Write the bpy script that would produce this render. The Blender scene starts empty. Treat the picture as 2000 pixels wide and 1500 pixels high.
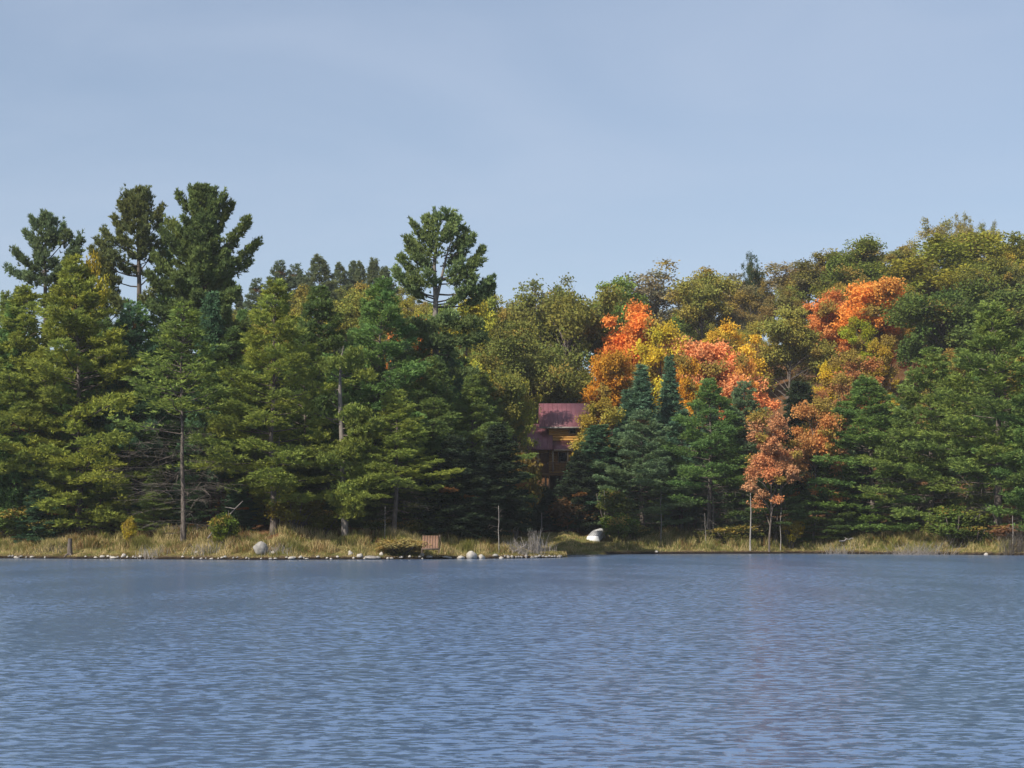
import bpy, math, random
import numpy as np
from mathutils import Vector

# ------------------------------------------------------------------ camera, sky, sun
SC = bpy.context.scene
COL = SC.collection
F, CX, HZ, CAMZ = 3240.0, 1000.0, 1044.0, 1.8      # focal length / horizon row in 2000x1500 photo pixels
cam_d = bpy.data.cameras.new('camera'); cam = bpy.data.objects.new('camera', cam_d); COL.objects.link(cam)
cam.location = (0, 0, CAMZ); cam.rotation_euler = (math.radians(90), 0, 0)
cam_d.sensor_width = 36.0; cam_d.lens = 36.0 * F / 2000.0
cam_d.shift_y = (HZ - 750.0) / 2000.0
cam_d.clip_start = 0.2; cam_d.clip_end = 6000
SC.camera = cam

SUN_EL, SUN_AZ = math.radians(40), math.radians(224)   # azimuth clockwise from +Y
sd = Vector((math.sin(SUN_AZ) * math.cos(SUN_EL), math.cos(SUN_AZ) * math.cos(SUN_EL), math.sin(SUN_EL)))
sun_d = bpy.data.lights.new('sun', 'SUN'); sun = bpy.data.objects.new('sun', sun_d); COL.objects.link(sun)
sun_d.energy = 5.0; sun_d.angle = math.radians(0.6); sun_d.color = (1.0, 0.93, 0.82)
sun.rotation_euler = sd.to_track_quat('Z', 'Y').to_euler(); sun.location = (-60, -60, 80)

W = bpy.data.worlds.new('World'); SC.world = W; W.use_nodes = True
nt = W.node_tree; nt.nodes.clear()
out = nt.nodes.new('ShaderNodeOutputWorld'); bg = nt.nodes.new('ShaderNodeBackground')
sky = nt.nodes.new('ShaderNodeTexSky'); sky.sky_type = 'NISHITA'; sky.sun_disc = False
sky.sun_elevation = SUN_EL; sky.sun_rotation = SUN_AZ
sky.air_density = 1.0; sky.dust_density = 1.0; sky.ozone_density = 1.6; sky.altitude = 200
tc = nt.nodes.new('ShaderNodeTexCoord')
mp = nt.nodes.new('ShaderNodeMapping'); mp.inputs['Scale'].default_value = (1.0, 1.0, 3.2)
mp.inputs['Rotation'].default_value = (0.15, 0.22, 0.4)
cn = nt.nodes.new('ShaderNodeTexNoise'); cn.inputs['Scale'].default_value = 3.4; cn.inputs['Detail'].default_value = 5.0
cn.inputs['Roughness'].default_value = 0.5; cn.inputs['Distortion'].default_value = 0.6
cr = nt.nodes.new('ShaderNodeMapRange'); cr.inputs['From Min'].default_value = 0.28; cr.inputs['From Max'].default_value = 0.72
cr.inputs['To Min'].default_value = 0.30; cr.inputs['To Max'].default_value = 0.58
mx = nt.nodes.new('ShaderNodeMix'); mx.data_type = 'RGBA'
mx.inputs['B'].default_value = (4.7, 5.4, 6.7, 1)      # thin high cloud veil
nt.links.new(tc.outputs['Generated'], mp.inputs['Vector']); nt.links.new(mp.outputs['Vector'], cn.inputs['Vector'])
nt.links.new(cn.outputs['Fac'], cr.inputs['Value']); nt.links.new(cr.outputs['Result'], mx.inputs['Factor'])
nt.links.new(sky.outputs['Color'], mx.inputs['A']); nt.links.new(mx.outputs['Result'], bg.inputs['Color'])
bg.inputs['Strength'].default_value = 0.086
nt.links.new(bg.outputs['Background'], out.inputs['Surface'])

SC.view_settings.view_transform = 'Standard'; SC.view_settings.look = 'None'
SC.view_settings.exposure = 0.5; SC.view_settings.gamma = 1.0
SC.cycles.use_denoising = True
SC.cycles.max_bounces = 6; SC.cycles.diffuse_bounces = 3; SC.cycles.glossy_bounces = 3; SC.cycles.transmission_bounces = 3
SC.cycles.caustics_reflective = False; SC.cycles.caustics_refractive = False

# ------------------------------------------------------------------ helpers
def wx(px, Y): return (px - CX) * Y / F
def wz(py, Y): return CAMZ + (HZ - py) * Y / F
def sm(a, b, x):
    t = np.clip((np.asarray(x, float) - a) / (b - a), 0, 1); return t * t * (3 - 2 * t)

def hash_waves(seed, n, lo, hi):
    r = np.random.default_rng(seed); a = r.uniform(0, 2 * np.pi, n); k = 2 * np.pi / np.exp(r.uniform(np.log(lo), np.log(hi), n))
    return np.cos(a) * k, np.sin(a) * k, r.uniform(0, 2 * np.pi, n)
def wnoise(X, Y, seed, lo, hi, n=9):
    kx, ky, ph = hash_waves(seed, n, lo, hi); s = 0
    for i in range(n): s = s + np.sin(kx[i] * X + ky[i] * Y + ph[i])
    return s / math.sqrt(n / 2.0)

SX = [-120, -49, -37, -18, -8, 0, 3.0, 4.3, 5.4, 8, 17, 27, 37, 44, 60, 140]
SY = [133, 127, 125, 117.5, 120, 124.5, 127, 130, 146, 150, 154, 157, 151, 143, 139, 130]
def shore(X):
    return np.interp(X, SX, SY) + 0.35 * wnoise(X, X * 0, 5, 1.5, 9) * 0.6
PD = [-40, -8, 0, 0.3, 1.6, 4, 6.8, 12, 22, 40]
PL = [-4, -1.6, 0, 0.16, 0.38, 0.95, 1.72, 2.2, 3.4, 3.4]
PR = [-4, -1.6, 0, 0.20, 0.38, 0.75, 1.2, 1.95, 3.1, 3.1]
def ground_z(X, Y):
    X = np.asarray(X, float); Y = np.asarray(Y, float)
    S = shore(X); d = Y - S
    dl = np.where(X > 4.3, Y - S - 60 * sm(4.3, 5.4, X), d); dr = np.where(X > 8, d, Y - np.interp(X, [-4, 5.4, 8], [147, 148, 150]))
    cap = 3.4 - 3.05 * sm(-3.5, 2.0, X)
    zl = np.minimum(np.interp(dl, PD, PL), cap); zr = np.interp(dr, PD, PR) - 6 * (1 - sm(-12, 2, X))
    z = np.where(X > 6, zr, np.maximum(zl, zr))
    k = np.interp(X, [-80, -20, 10, 35, 80], [0.20, 0.20, 0.225, 0.26, 0.32])
    y0 = np.interp(X, [-60, -15, 0, 8, 30, 44, 60], [150, 143, 158, 172, 176, 166, 162])
    dd = np.clip(Y - y0, 0, None)
    lim = np.clip(278 - y0, 40, None)
    rise = np.where(dd < lim, dd, lim + (dd - lim) * -0.06)
    z = z + k * (rise * sm(0, 22, dd))
    z = z + sm(1, 8, d) * (0.12 * wnoise(X, Y, 11, 2, 9)) + sm(15, 50, d) * 0.5 * wnoise(X, Y, 12, 14, 40)
    return z
def gz(X, Y): return float(ground_z(X, Y))

def new_mat(name):
    m = bpy.data.materials.new(name); m.use_nodes = True; t = m.node_tree; t.nodes.clear()
    o = t.nodes.new('ShaderNodeOutputMaterial'); return m, t, o
def N(t, k, **kw):
    n = t.nodes.new(k)
    for a, v in kw.items():
        if a in ('operation', 'blend_type', 'data_type', 'attribute_name', 'noise_dimensions', 'feature', 'distance'): setattr(n, a, v)
        else: n.inputs[a.replace('_', ' ')].default_value = v
    return n

def foliage_mat(name, transl=0.28, lo=0.55, hi=1.5, warm=(1.25, 1.02, 0.6), cool=(1, 1, 1), pocket=(.30, .155, .055)):
    """object colour x per-leaf tone (0..1): tone also drifts the hue to a warmer leaf"""
    m, t, o = new_mat(name)
    oi = t.nodes.new('ShaderNodeObjectInfo')
    at = N(t, 'ShaderNodeAttribute', attribute_name='tone')
    mr = t.nodes.new('ShaderNodeMapRange'); mr.inputs['To Min'].default_value = lo; mr.inputs['To Max'].default_value = hi
    t.links.new(at.outputs['Fac'], mr.inputs['Value'])
    vm = t.nodes.new('ShaderNodeVectorMath'); vm.operation = 'SCALE'
    t.links.new(oi.outputs['Color'], vm.inputs[0]); t.links.new(mr.outputs['Result'], vm.inputs['Scale'])
    wm = t.nodes.new('ShaderNodeVectorMath'); wm.operation = 'MULTIPLY'; wm.inputs[1].default_value = warm
    t.links.new(vm.outputs[0], wm.inputs[0])
    mix = t.nodes.new('ShaderNodeMix'); mix.data_type = 'RGBA'
    a2 = N(t, 'ShaderNodeAttribute', attribute_name='hue'); t.links.new(a2.outputs['Fac'], mix.inputs['Factor'])
    cm = t.nodes.new('ShaderNodeVectorMath'); cm.operation = 'MULTIPLY'; cm.inputs[1].default_value = cool; t.links.new(vm.outputs[0], cm.inputs[0])
    t.links.new(cm.outputs[0], mix.inputs['A']); t.links.new(wm.outputs[0], mix.inputs['B'])
    fl = t.nodes.new('ShaderNodeMapRange'); fl.inputs['From Min'].default_value = 0.93; fl.inputs['From Max'].default_value = 0.99; t.links.new(a2.outputs['Fac'], fl.inputs['Value'])
    mixb = t.nodes.new('ShaderNodeMix'); mixb.data_type = 'RGBA'; mixb.inputs['B'].default_value = (*pocket, 1)      # a few sprays or clumps of another colour
    t.links.new(fl.outputs['Result'], mixb.inputs['Factor']); t.links.new(mix.outputs['Result'], mixb.inputs['A']); mix = mixb
    df = t.nodes.new('ShaderNodeBsdfDiffuse'); tr = t.nodes.new('ShaderNodeBsdfTranslucent')
    t.links.new(mix.outputs['Result'], df.inputs['Color']); t.links.new(mix.outputs['Result'], tr.inputs['Color'])
    ms = t.nodes.new('ShaderNodeMixShader'); ms.inputs[0].default_value = transl
    t.links.new(df.outputs[0], ms.inputs[1]); t.links.new(tr.outputs[0], ms.inputs[2]); t.links.new(ms.outputs[0], o.inputs['Surface'])
    return m

def noise_mat(name, c1, c2, scale=4.0, rough=0.85, stretch=(1, 1, 1), spec=0.2, bump=0.0, detail=6):
    m, t, o = new_mat(name)
    tc = t.nodes.new('ShaderNodeTexCoord'); mp = t.nodes.new('ShaderNodeMapping'); mp.inputs['Scale'].default_value = stretch
    no = t.nodes.new('ShaderNodeTexNoise'); no.inputs['Scale'].default_value = scale; no.inputs['Detail'].default_value = detail
    no.inputs['Roughness'].default_value = 0.65
    cr = t.nodes.new('ShaderNodeMapRange'); cr.inputs['From Min'].default_value = 0.32; cr.inputs['From Max'].default_value = 0.68
    mix = t.nodes.new('ShaderNodeMix'); mix.data_type = 'RGBA'
    mix.inputs['A'].default_value = (*c1, 1); mix.inputs['B'].default_value = (*c2, 1)
    p = t.nodes.new('ShaderNodeBsdfPrincipled'); p.inputs['Roughness'].default_value = rough; p.inputs['Specular IOR Level'].default_value = spec
    t.links.new(tc.outputs['Object'], mp.inputs['Vector']); t.links.new(mp.outputs['Vector'], no.inputs['Vector'])
    t.links.new(no.outputs['Fac'], cr.inputs['Value']); t.links.new(cr.outputs['Result'], mix.inputs['Factor'])
    t.links.new(mix.outputs['Result'], p.inputs['Base Color']); t.links.new(p.outputs[0], o.inputs['Surface'])
    if bump:
        b = t.nodes.new('ShaderNodeBump'); b.inputs['Strength'].default_value = bump; b.inputs['Distance'].default_value = 0.05
        t.links.new(no.outputs['Fac'], b.inputs['Height']); t.links.new(b.outputs[0], p.inputs['Normal'])
    return m

def vcol_mat(name, rough=0.9, transl=0.0):
    m, t, o = new_mat(name)
    at = N(t, 'ShaderNodeAttribute', attribute_name='col')
    df = t.nodes.new('ShaderNodeBsdfDiffuse'); t.links.new(at.outputs['Color'], df.inputs['Color'])
    if transl:
        tr = t.nodes.new('ShaderNodeBsdfTranslucent'); t.links.new(at.outputs['Color'], tr.inputs['Color'])
        ms = t.nodes.new('ShaderNodeMixShader'); ms.inputs[0].default_value = transl
        t.links.new(df.outputs[0], ms.inputs[1]); t.links.new(tr.outputs[0], ms.inputs[2]); t.links.new(ms.outputs[0], o.inputs['Surface'])
    else: t.links.new(df.outputs[0], o.inputs['Surface'])
    return m

M = dict(
    needle=foliage_mat('needle_foliage', 0.32, 0.6, 1.45, (1.22, 1.02, 0.7)),
    leaf=foliage_mat('leaf_foliage', 0.32, 0.72, 1.5, (1.2, .96, 0.7), (.96, 1.05, .95), (.32, .235, .055)),
    bark=noise_mat('bark', (0.055, 0.042, 0.035), (0.16, 0.135, 0.115), 3.0, 0.95, (4, 4, 0.7), 0.1, 0.6),
    greybark=noise_mat('grey_bark', (0.10, 0.088, 0.076), (0.25, 0.22, 0.195), 3.0, 0.95, (4, 4, 0.8), 0.1, 0.5),
    birch=noise_mat('pale_bark', (0.15, 0.135, 0.12), (0.32, 0.3, 0.27), 3.0, 0.9, (2, 2, 5), 0.1, 0.3),
    dead=noise_mat('dead_wood', (0.17, 0.15, 0.135), (0.34, 0.31, 0.28), 4.0, 0.95, (2, 2, 1), 0.1),
    twig=noise_mat('dead_twigs', (0.075, 0.062, 0.052), (0.15, 0.13, 0.11), 1.5, 0.95, (1, 1, 1), 0.1),
    rock=noise_mat('pale_granite', (0.24, 0.215, 0.185), (0.46, 0.43, 0.385), 5.0, 0.85, (1, 1, 1), 0.25, 0.4),
    lichen=noise_mat('lichen_granite', (0.13, 0.125, 0.115), (0.36, 0.34, 0.31), 3.0, 0.9, (1, 1, 1), 0.2, 0.5),
    greyrock=noise_mat('grey_granite', (0.12, 0.11, 0.105), (0.3, 0.28, 0.26), 5.0, 0.85, (1, 1, 1), 0.25, 0.4),
)

def build(name, V, Q, mat, parent=None, smooth=False, tone=None, hue=None, col=None):
    V = np.asarray(V, np.float32).reshape(-1, 3); Q = np.asarray(Q, np.int32).reshape(-1, 4)
    me = bpy.data.meshes.new(name)
    me.vertices.add(len(V)); me.vertices.foreach_set('co', V.ravel())
    me.loops.add(Q.size); me.loops.foreach_set('vertex_index', Q.ravel())
    me.polygons.add(len(Q)); me.polygons.foreach_set('loop_start', np.arange(0, Q.size, 4, dtype=np.int32))
    try: me.polygons.foreach_set('loop_total', np.full(len(Q), 4, np.int32))
    except Exception: pass
    if smooth: me.polygons.foreach_set('use_smooth', np.ones(len(Q), bool))
    for nm, a in (('tone', tone), ('hue', hue)):
        if a is not None:
            at = me.attributes.new(nm, 'FLOAT', 'POINT'); at.data.foreach_set('value', np.asarray(a, np.float32))
    if col is not None:
        at = me.attributes.new('col', 'FLOAT_COLOR', 'POINT'); at.data.foreach_set('color', np.asarray(col, np.float32).ravel())
    me.update(calc_edges=True); me.validate()
    me.materials.append(mat)
    o = bpy.data.objects.new(name, me); COL.objects.link(o)
    if parent is not None: o.parent = parent
    return o

class Geo:
    """collects tubes, boxes and quads into one mesh"""
    def __init__(s): s.V = []; s.Q = []; s.n = 0
    def add(s, V, Q):
        V = np.asarray(V, float).reshape(-1, 3); Q = np.asarray(Q, int).reshape(-1, 4)
        s.V.append(V); s.Q.append(Q + s.n); s.n += len(V)
    def tube(s, pts, rad, ns=6):
        pts = np.asarray(pts, float); n = len(pts); rad = np.broadcast_to(np.asarray(rad, float), (n,))
        d = np.gradient(pts, axis=0); d /= np.linalg.norm(d, axis=1, keepdims=True) + 1e-9
        ref = np.where(np.abs(d[:, 2:3]) > 0.85, np.array([[1.0, 0.1, 0]]), np.array([[0, 0, 1.0]]))
        u = np.cross(d, ref); u /= np.linalg.norm(u, axis=1, keepdims=True) + 1e-9; v = np.cross(d, u)
        a = np.arange(ns) * 2 * np.pi / ns
        R = pts[:, None] + rad[:, None, None] * (np.cos(a)[None, :, None] * u[:, None] + np.sin(a)[None, :, None] * v[:, None])
        q = []
        for i in range(n - 1):
            for j in range(ns):
                k = (j + 1) % ns; q.append((i * ns + j, i * ns + k, (i + 1) * ns + k, (i + 1) * ns + j))
        V = R.reshape(-1, 3)
        if ns in (4, 6):
            for b in (0, (n - 1) * ns):
                if ns == 4: q.append((b, b + 1, b + 2, b + 3))
                else: q += [(b, b + 1, b + 2, b + 3), (b, b + 3, b + 4, b + 5)]
        s.add(V, q)
    def box(s, c, size, rz=0.0, shear=None):
        x, y, z = [k / 2 for k in size]
        P = np.array([(-x, -y, -z), (x, -y, -z), (x, y, -z), (-x, y, -z), (-x, -y, z), (x, -y, z), (x, y, z), (-x, y, z)])
        cs, sn = math.cos(rz), math.sin(rz)
        P = np.stack([P[:, 0] * cs - P[:, 1] * sn, P[:, 0] * sn + P[:, 1] * cs, P[:, 2]], 1) + np.asarray(c)
        s.hexa(P)
    def hexa(s, P):
        s.add(P, [(3, 2, 1, 0), (4, 5, 6, 7), (0, 1, 5, 4), (1, 2, 6, 5), (2, 3, 7, 6), (3, 0, 4, 7)])
    def slab(s, quad, th):
        """a sheet with thickness below four corner points"""
        q = np.asarray(quad, float); nrm = np.cross(q[1] - q[0], q[3] - q[0]); nrm /= np.linalg.norm(nrm)
        s.hexa(np.vstack([q - nrm * th, q]))
    def build(s, name, mat, parent=None, smooth=False):
        return build(name, np.vstack(s.V), np.vstack(s.Q), mat, parent, smooth)

class Leaves:
    """diamond shaped leaf / needle-tuft faces"""
    def __init__(s): s.P = []; s.D = []; s.L = []; s.W = []; s.T = []; s.H = []
    def add(s, P, D, L, W, T, H):
        s.P.append(P); s.D.append(D); s.L.append(L); s.W.append(W); s.T.append(T); s.H.append(H)
    def build(s, name, mat, rng, parent=None):
        P = np.vstack(s.P); D = np.vstack(s.D); L = np.concatenate(s.L)[:, None]; Wd = np.concatenate(s.W)[:, None]
        D = D / (np.linalg.norm(D, axis=1, keepdims=True) + 1e-9)
        R = rng.normal(size=P.shape); S = np.cross(D, R); S /= np.linalg.norm(S, axis=1, keepdims=True) + 1e-9
        mid = P + D * L * 0.45
        V = np.stack([P, mid + S * Wd * 0.5, P + D * L, mid - S * Wd * 0.5], 1).reshape(-1, 3)
        Q = np.arange(len(P) * 4).reshape(-1, 4)
        return build(name, V, Q, mat, parent, False, np.repeat(np.clip(np.concatenate(s.T), 0, 1), 4), np.repeat(np.clip(np.concatenate(s.H), 0, 1), 4))

def empty(name, loc=(0, 0, 0)):
    o = bpy.data.objects.new(name, None); COL.objects.link(o); o.location = loc; o.empty_display_size = 0.5; return o
def tag(o, label, cat, group=None):
    o['label'] = label; o['category'] = cat
    if group: o['group'] = group
    return o
def copy_tree(src, loc, rz, scale, color=None):
    r = src.copy(); COL.objects.link(r); r.location = loc; r.rotation_euler = (0, 0, rz); r.scale = scale
    for ch in src.children:
        c = ch.copy(); COL.objects.link(c); c.parent = r
        if color is not None and ch.name.startswith('crown'): c.color = (*color, 1)
    return r

# ------------------------------------------------------------------ setting: ground and water
def make_ground():
    ys = np.concatenate([np.linspace(-60, 100, 18), np.arange(104, 116, 0.5), np.arange(116, 160, 0.2), np.arange(160, 172, 0.5), np.arange(172, 300, 2.5), np.geomspace(300, 700, 14)])
    xs = np.concatenate([-np.geomspace(420, 78, 14), np.arange(-76, 76.1, 0.6), np.geomspace(78, 420, 14)])
    X, Y = np.meshgrid(xs, ys); Z = ground_z(X, Y)
    V = np.stack([X, Y, Z], -1).reshape(-1, 3); ny, nx = X.shape
    i = np.arange(ny - 1)[:, None] * nx + np.arange(nx - 1)[None]
    Q = np.stack([i, i + 1, i + nx + 1, i + nx], -1).reshape(-1, 4)
    d = (Y - shore(X)).ravel(); Xf, Yf = X.ravel(), Y.ravel()
    lnd = (Xf > -1.5) & (Yf > 140) & (Xf < 8); d = np.where(lnd, np.maximum(Yf - 148, 1.0), d); wR = np.where(lnd, 1.0, sm(3, 7, Xf))
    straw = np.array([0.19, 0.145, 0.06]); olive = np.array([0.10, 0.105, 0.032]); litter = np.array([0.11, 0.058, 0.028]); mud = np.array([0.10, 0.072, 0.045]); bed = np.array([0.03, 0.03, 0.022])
    n1 = np.clip(0.5 + 0.4 * wnoise(Xf, Yf, 21, 1.2, 6), 0, 1)[:, None]
    g = straw * (1 - n1) + olive * n1
    wl = (sm(5.0, 7.5, d + 0.8 * wnoise(Xf, Yf, 22, 2, 7)) * (1 - wR) + sm(12, 14.5, d) * wR)[:, None]
    c = g * (1 - wl) + litter * (0.75 + 0.5 * n1) * wl
    wm = (1 - sm(0.6, 1.5, d))[:, None]; c = c * (1 - wm) + mud * wm; ww = (1 - sm(0.25, 0.5, d))[:, None]; c = c * (1 - ww) + np.array([.018, .014, .011]) * ww  # near-black strip at the waterline: the bank's dark reflection painted into the ground colour
    wb = (1 - sm(-0.7, -0.15, d))[:, None]; c = c * (1 - wb) + bed * wb
    m = vcol_mat('ground_cover')
    t = m.node_tree; at = [n for n in t.nodes if n.type == 'ATTRIBUTE'][0]; df = [n for n in t.nodes if n.type == 'BSDF_DIFFUSE'][0]
    tc = t.nodes.new('ShaderNodeTexCoord'); no = t.nodes.new('ShaderNodeTexNoise'); no.inputs['Scale'].default_value = 5; no.inputs['Detail'].default_value = 8
    mr = t.nodes.new('ShaderNodeMapRange'); mr.inputs['From Min'].default_value = .3; mr.inputs['From Max'].default_value = .7; mr.inputs['To Min'].default_value = .5; mr.inputs['To Max'].default_value = 1.45
    vm = t.nodes.new('ShaderNodeVectorMath'); vm.operation = 'SCALE'
    t.links.new(tc.outputs['Object'], no.inputs['Vector']); t.links.new(no.outputs['Fac'], mr.inputs['Value']); t.links.new(at.outputs['Color'], vm.inputs[0]); t.links.new(mr.outputs['Result'], vm.inputs['Scale']); t.links.new(vm.outputs[0], df.inputs['Color'])
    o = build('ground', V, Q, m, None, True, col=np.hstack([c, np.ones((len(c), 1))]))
    o['kind'] = 'structure'
make_ground()

def make_water():
    ny, nu = 1000, 560
    ys = np.concatenate([[-40, -20, -8, -3], np.geomspace(3.5, 175, ny)])
    u = np.linspace(-0.36, 0.36, nu); u = np.concatenate([[-2.2, -1.4, -0.8, -0.5, -0.42], u, [0.42, 0.5, 0.8, 1.4, 2.2]])
    U, Y = np.meshgrid(u, ys); X = U * np.maximum(Y + 3.0, 12.0)
    r = np.random.default_rng(77); n = 95
    lam = np.exp(r.uniform(np.log(0.16), np.log(0.5), n)); ang = math.radians(80) + r.normal(0, 0.55, n)
    k = 2 * np.pi / lam; kx, ky, ph = np.cos(ang) * k, np.sin(ang) * k, r.uniform(0, 6.283, n)
    gust = np.clip(1.0 + 0.28 * wnoise(X, Y * 0.45, 31, 3, 22) , 0.45, 1.7)
    dy = np.maximum(np.gradient(ys)[:, None], 0.0) * np.ones_like(X); Z = np.zeros_like(X)
    slope = 0.0060
    for i in range(n):
        amp = slope / k[i] * np.clip((lam[i] / np.maximum(dy, 1e-3) - 2.2) / 2.0, 0, 1)
        Z += amp * np.sin(kx[i] * X + ky[i] * Y + ph[i])
    Z *= gust * sm(1, 5, Y)
    V = np.stack([X, Y, Z], -1).reshape(-1, 3); a, b = X.shape
    i = np.arange(a - 1)[:, None] * b + np.arange(b - 1)[None]
    Q = np.stack([i, i + 1, i + b + 1, i + b], -1).reshape(-1, 4)
    m, t, o = new_mat('lake_water')
    p = t.nodes.new('ShaderNodeBsdfPrincipled'); p.inputs['Base Color'].default_value = (0.086, 0.140, 0.248, 1)
    p.inputs['Roughness'].default_value = 0.16; p.inputs['IOR'].default_value = 1.333
    tc = t.nodes.new('ShaderNodeTexCoord'); mp = t.nodes.new('ShaderNodeMapping'); mp.inputs['Scale'].default_value = (0.75, 1.45, 1)
    no = t.nodes.new('ShaderNodeTexNoise'); no.inputs['Scale'].default_value = 7.0; no.inputs['Detail'].default_value = 4; no.inputs['Roughness'].default_value = 0.6
    sb = t.nodes.new('ShaderNodeVectorMath'); sb.operation = 'SUBTRACT'; sb.inputs[1].default_value = (0.5, 0.5, 0.5)
    ml = t.nodes.new('ShaderNodeVectorMath'); ml.operation = 'MULTIPLY'; ml.inputs[1].default_value = (1.15, 1.5, 0.0)   # ripple slopes
    ge = t.nodes.new('ShaderNodeNewGeometry'); ad = t.nodes.new('ShaderNodeVectorMath'); ad.operation = 'ADD'
    nz = t.nodes.new('ShaderNodeVectorMath'); nz.operation = 'NORMALIZE'
    t.links.new(tc.outputs['Object'], mp.inputs['Vector']); t.links.new(mp.outputs['Vector'], no.inputs['Vector']); t.links.new(no.outputs['Color'], sb.inputs[0])
    ca = N(t, 'ShaderNodeAttribute', attribute_name='tone'); sc_ = t.nodes.new('ShaderNodeVectorMath'); sc_.operation = 'SCALE'          # sheltered water lies calmer under the bank
    t.links.new(sb.outputs[0], sc_.inputs[0]); t.links.new(ca.outputs['Fac'], sc_.inputs['Scale']); t.links.new(sc_.outputs[0], ml.inputs[0])
    t.links.new(ge.outputs['Normal'], ad.inputs[0]); t.links.new(ml.outputs[0], ad.inputs[1]); t.links.new(ad.outputs[0], nz.inputs[0])
    t.links.new(nz.outputs[0], p.inputs['Normal']); t.links.new(p.outputs[0], o.inputs['Surface'])
    calm = (0.08 + 0.92 * sm(0.5, 16, shore(X) - Y + 1.5 * wnoise(X, Y, 33, 4, 20))) * np.clip(gust + .3 * wnoise(X, Y * .6, 35, 12, 45), .45, 1.5)
    w = build('water', V, Q, m, None, True, tone=calm.ravel()); w['kind'] = 'structure'
make_water()

def make_haze():
    g = Geo(); g.box((0, 318, 36), (900, 780, 84))
    m, t, o = new_mat('thin_haze'); v = t.nodes.new('ShaderNodeVolumePrincipled')
    v.inputs['Color'].default_value = (0.86, 0.92, 1.0, 1); v.inputs['Density'].default_value = 0.00016; v.inputs['Anisotropy'].default_value = 0.1
    t.links.new(v.outputs[0], o.inputs['Volume']); h = g.build('haze', m); h['kind'] = 'stuff'
make_haze()

# ------------------------------------------------------------------ tree builders (natural size, base at the origin)
def plume(lv, rng, path, s0, width, dens, size, up=0.55, thick=0.12, hue0=0.3, flag=0.005):
    """needle tufts in a flat spray along the outer part of a branch path (n,3)"""
    path = np.asarray(path, float); seg = np.linalg.norm(np.diff(path, axis=0), axis=1); cum = np.concatenate([[0], np.cumsum(seg)]); L = cum[-1]
    n = max(4, int(L * (1 - s0) * dens))
    s = s0 + (1 - s0) * rng.uniform(0, 1, n) ** 0.8
    P = np.stack([np.interp(s * L, cum, path[:, a]) for a in range(3)], 1)
    P2 = np.stack([np.interp(np.minimum(s + 0.05, 1.0) * L, cum, path[:, a]) for a in range(3)], 1)
    P1 = np.stack([np.interp(np.maximum(s - 0.05, 0.0) * L, cum, path[:, a]) for a in range(3)], 1)
    d = P2 - P1; d /= np.linalg.norm(d, axis=1, keepdims=True) + 1e-9
    side = np.cross(d, [0, 0, 1.0]); side /= np.linalg.norm(side, axis=1, keepdims=True) + 1e-9
    lat = rng.uniform(-1, 1, n) * width * (1 - 0.65 * (s - s0) / (1 - s0 + 1e-6)) 
    P = P + side * lat[:, None] + d * (np.abs(lat) * 0.55)[:, None] * (1 - s)[:, None] + rng.normal(0, thick, (n, 3)) * [0.6, 0.6, 1.0]
    P[:, 2] -= 0.12 * np.abs(lat)
    k = 8
    PP = np.repeat(P, k, 0); out = np.repeat(d * 0.55 + side * np.sign(lat)[:, None] * 0.45, k, 0)
    D = out + np.array([0, 0, up]) + rng.normal(0, 0.55, PP.shape)
    m = n * k
    bt = rng.uniform(0.25, 0.75)
    lv.add(PP, D, rng.uniform(0.7, 1.25, m) * size[0], rng.uniform(0.7, 1.3, m) * size[1],
           np.repeat(np.clip(bt + rng.normal(0, 0.14, n), 0, 1), k) + rng.normal(0, 0.06, m),
           np.repeat(np.clip(hue0 + rng.normal(0, 0.25) + rng.normal(0, 0.12, n), 0, .9), k) if rng.uniform() > flag else np.full(m, 1.0))

def twigs(g, rng, base, d, L, droop, r0=0.02, n=9):
    """one bare dead branch with fine side twigs"""
    s = np.linspace(0, 1, 4)[:, None]; p = base + d * L * s + np.array([0, 0, -1.0]) * droop * L * s ** 2 + rng.normal(0, 0.05 * L, (4, 3)) * s
    g.tube(p, np.linspace(r0, 0.008, 4), 3)
    for _ in range(n):
        t = rng.uniform(0.25, 1); q = base + d * L * t + np.array([0, 0, -1.0]) * droop * L * t * t
        dd = d * 0.7 + rng.normal(0, 0.55, 3); dd /= np.linalg.norm(dd); l = rng.uniform(0.25, 0.6) * L * (1.15 - t * 0.7)
        w = np.cross(dd, rng.normal(size=3)); w /= np.linalg.norm(w) + 1e-9; w *= 0.008
        e = q + dd * l - np.array([0, 0, 0.1 * l]); g.add([q - w, q + w, e + w * 0.5, e - w * 0.5], [(0, 1, 2, 3)])

def measure(root):
    for c in root.children:
        if c.name.startswith('crown'):
            n = len(c.data.vertices); a = np.empty(n * 3, np.float32); c.data.vertices.foreach_get('co', a); a = a.reshape(-1, 3)
            root['H'] = float(np.percentile(a[:, 2], 99.9)); root['W'] = 2 * float(np.percentile(np.abs(a[:, 0]), 97))

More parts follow.
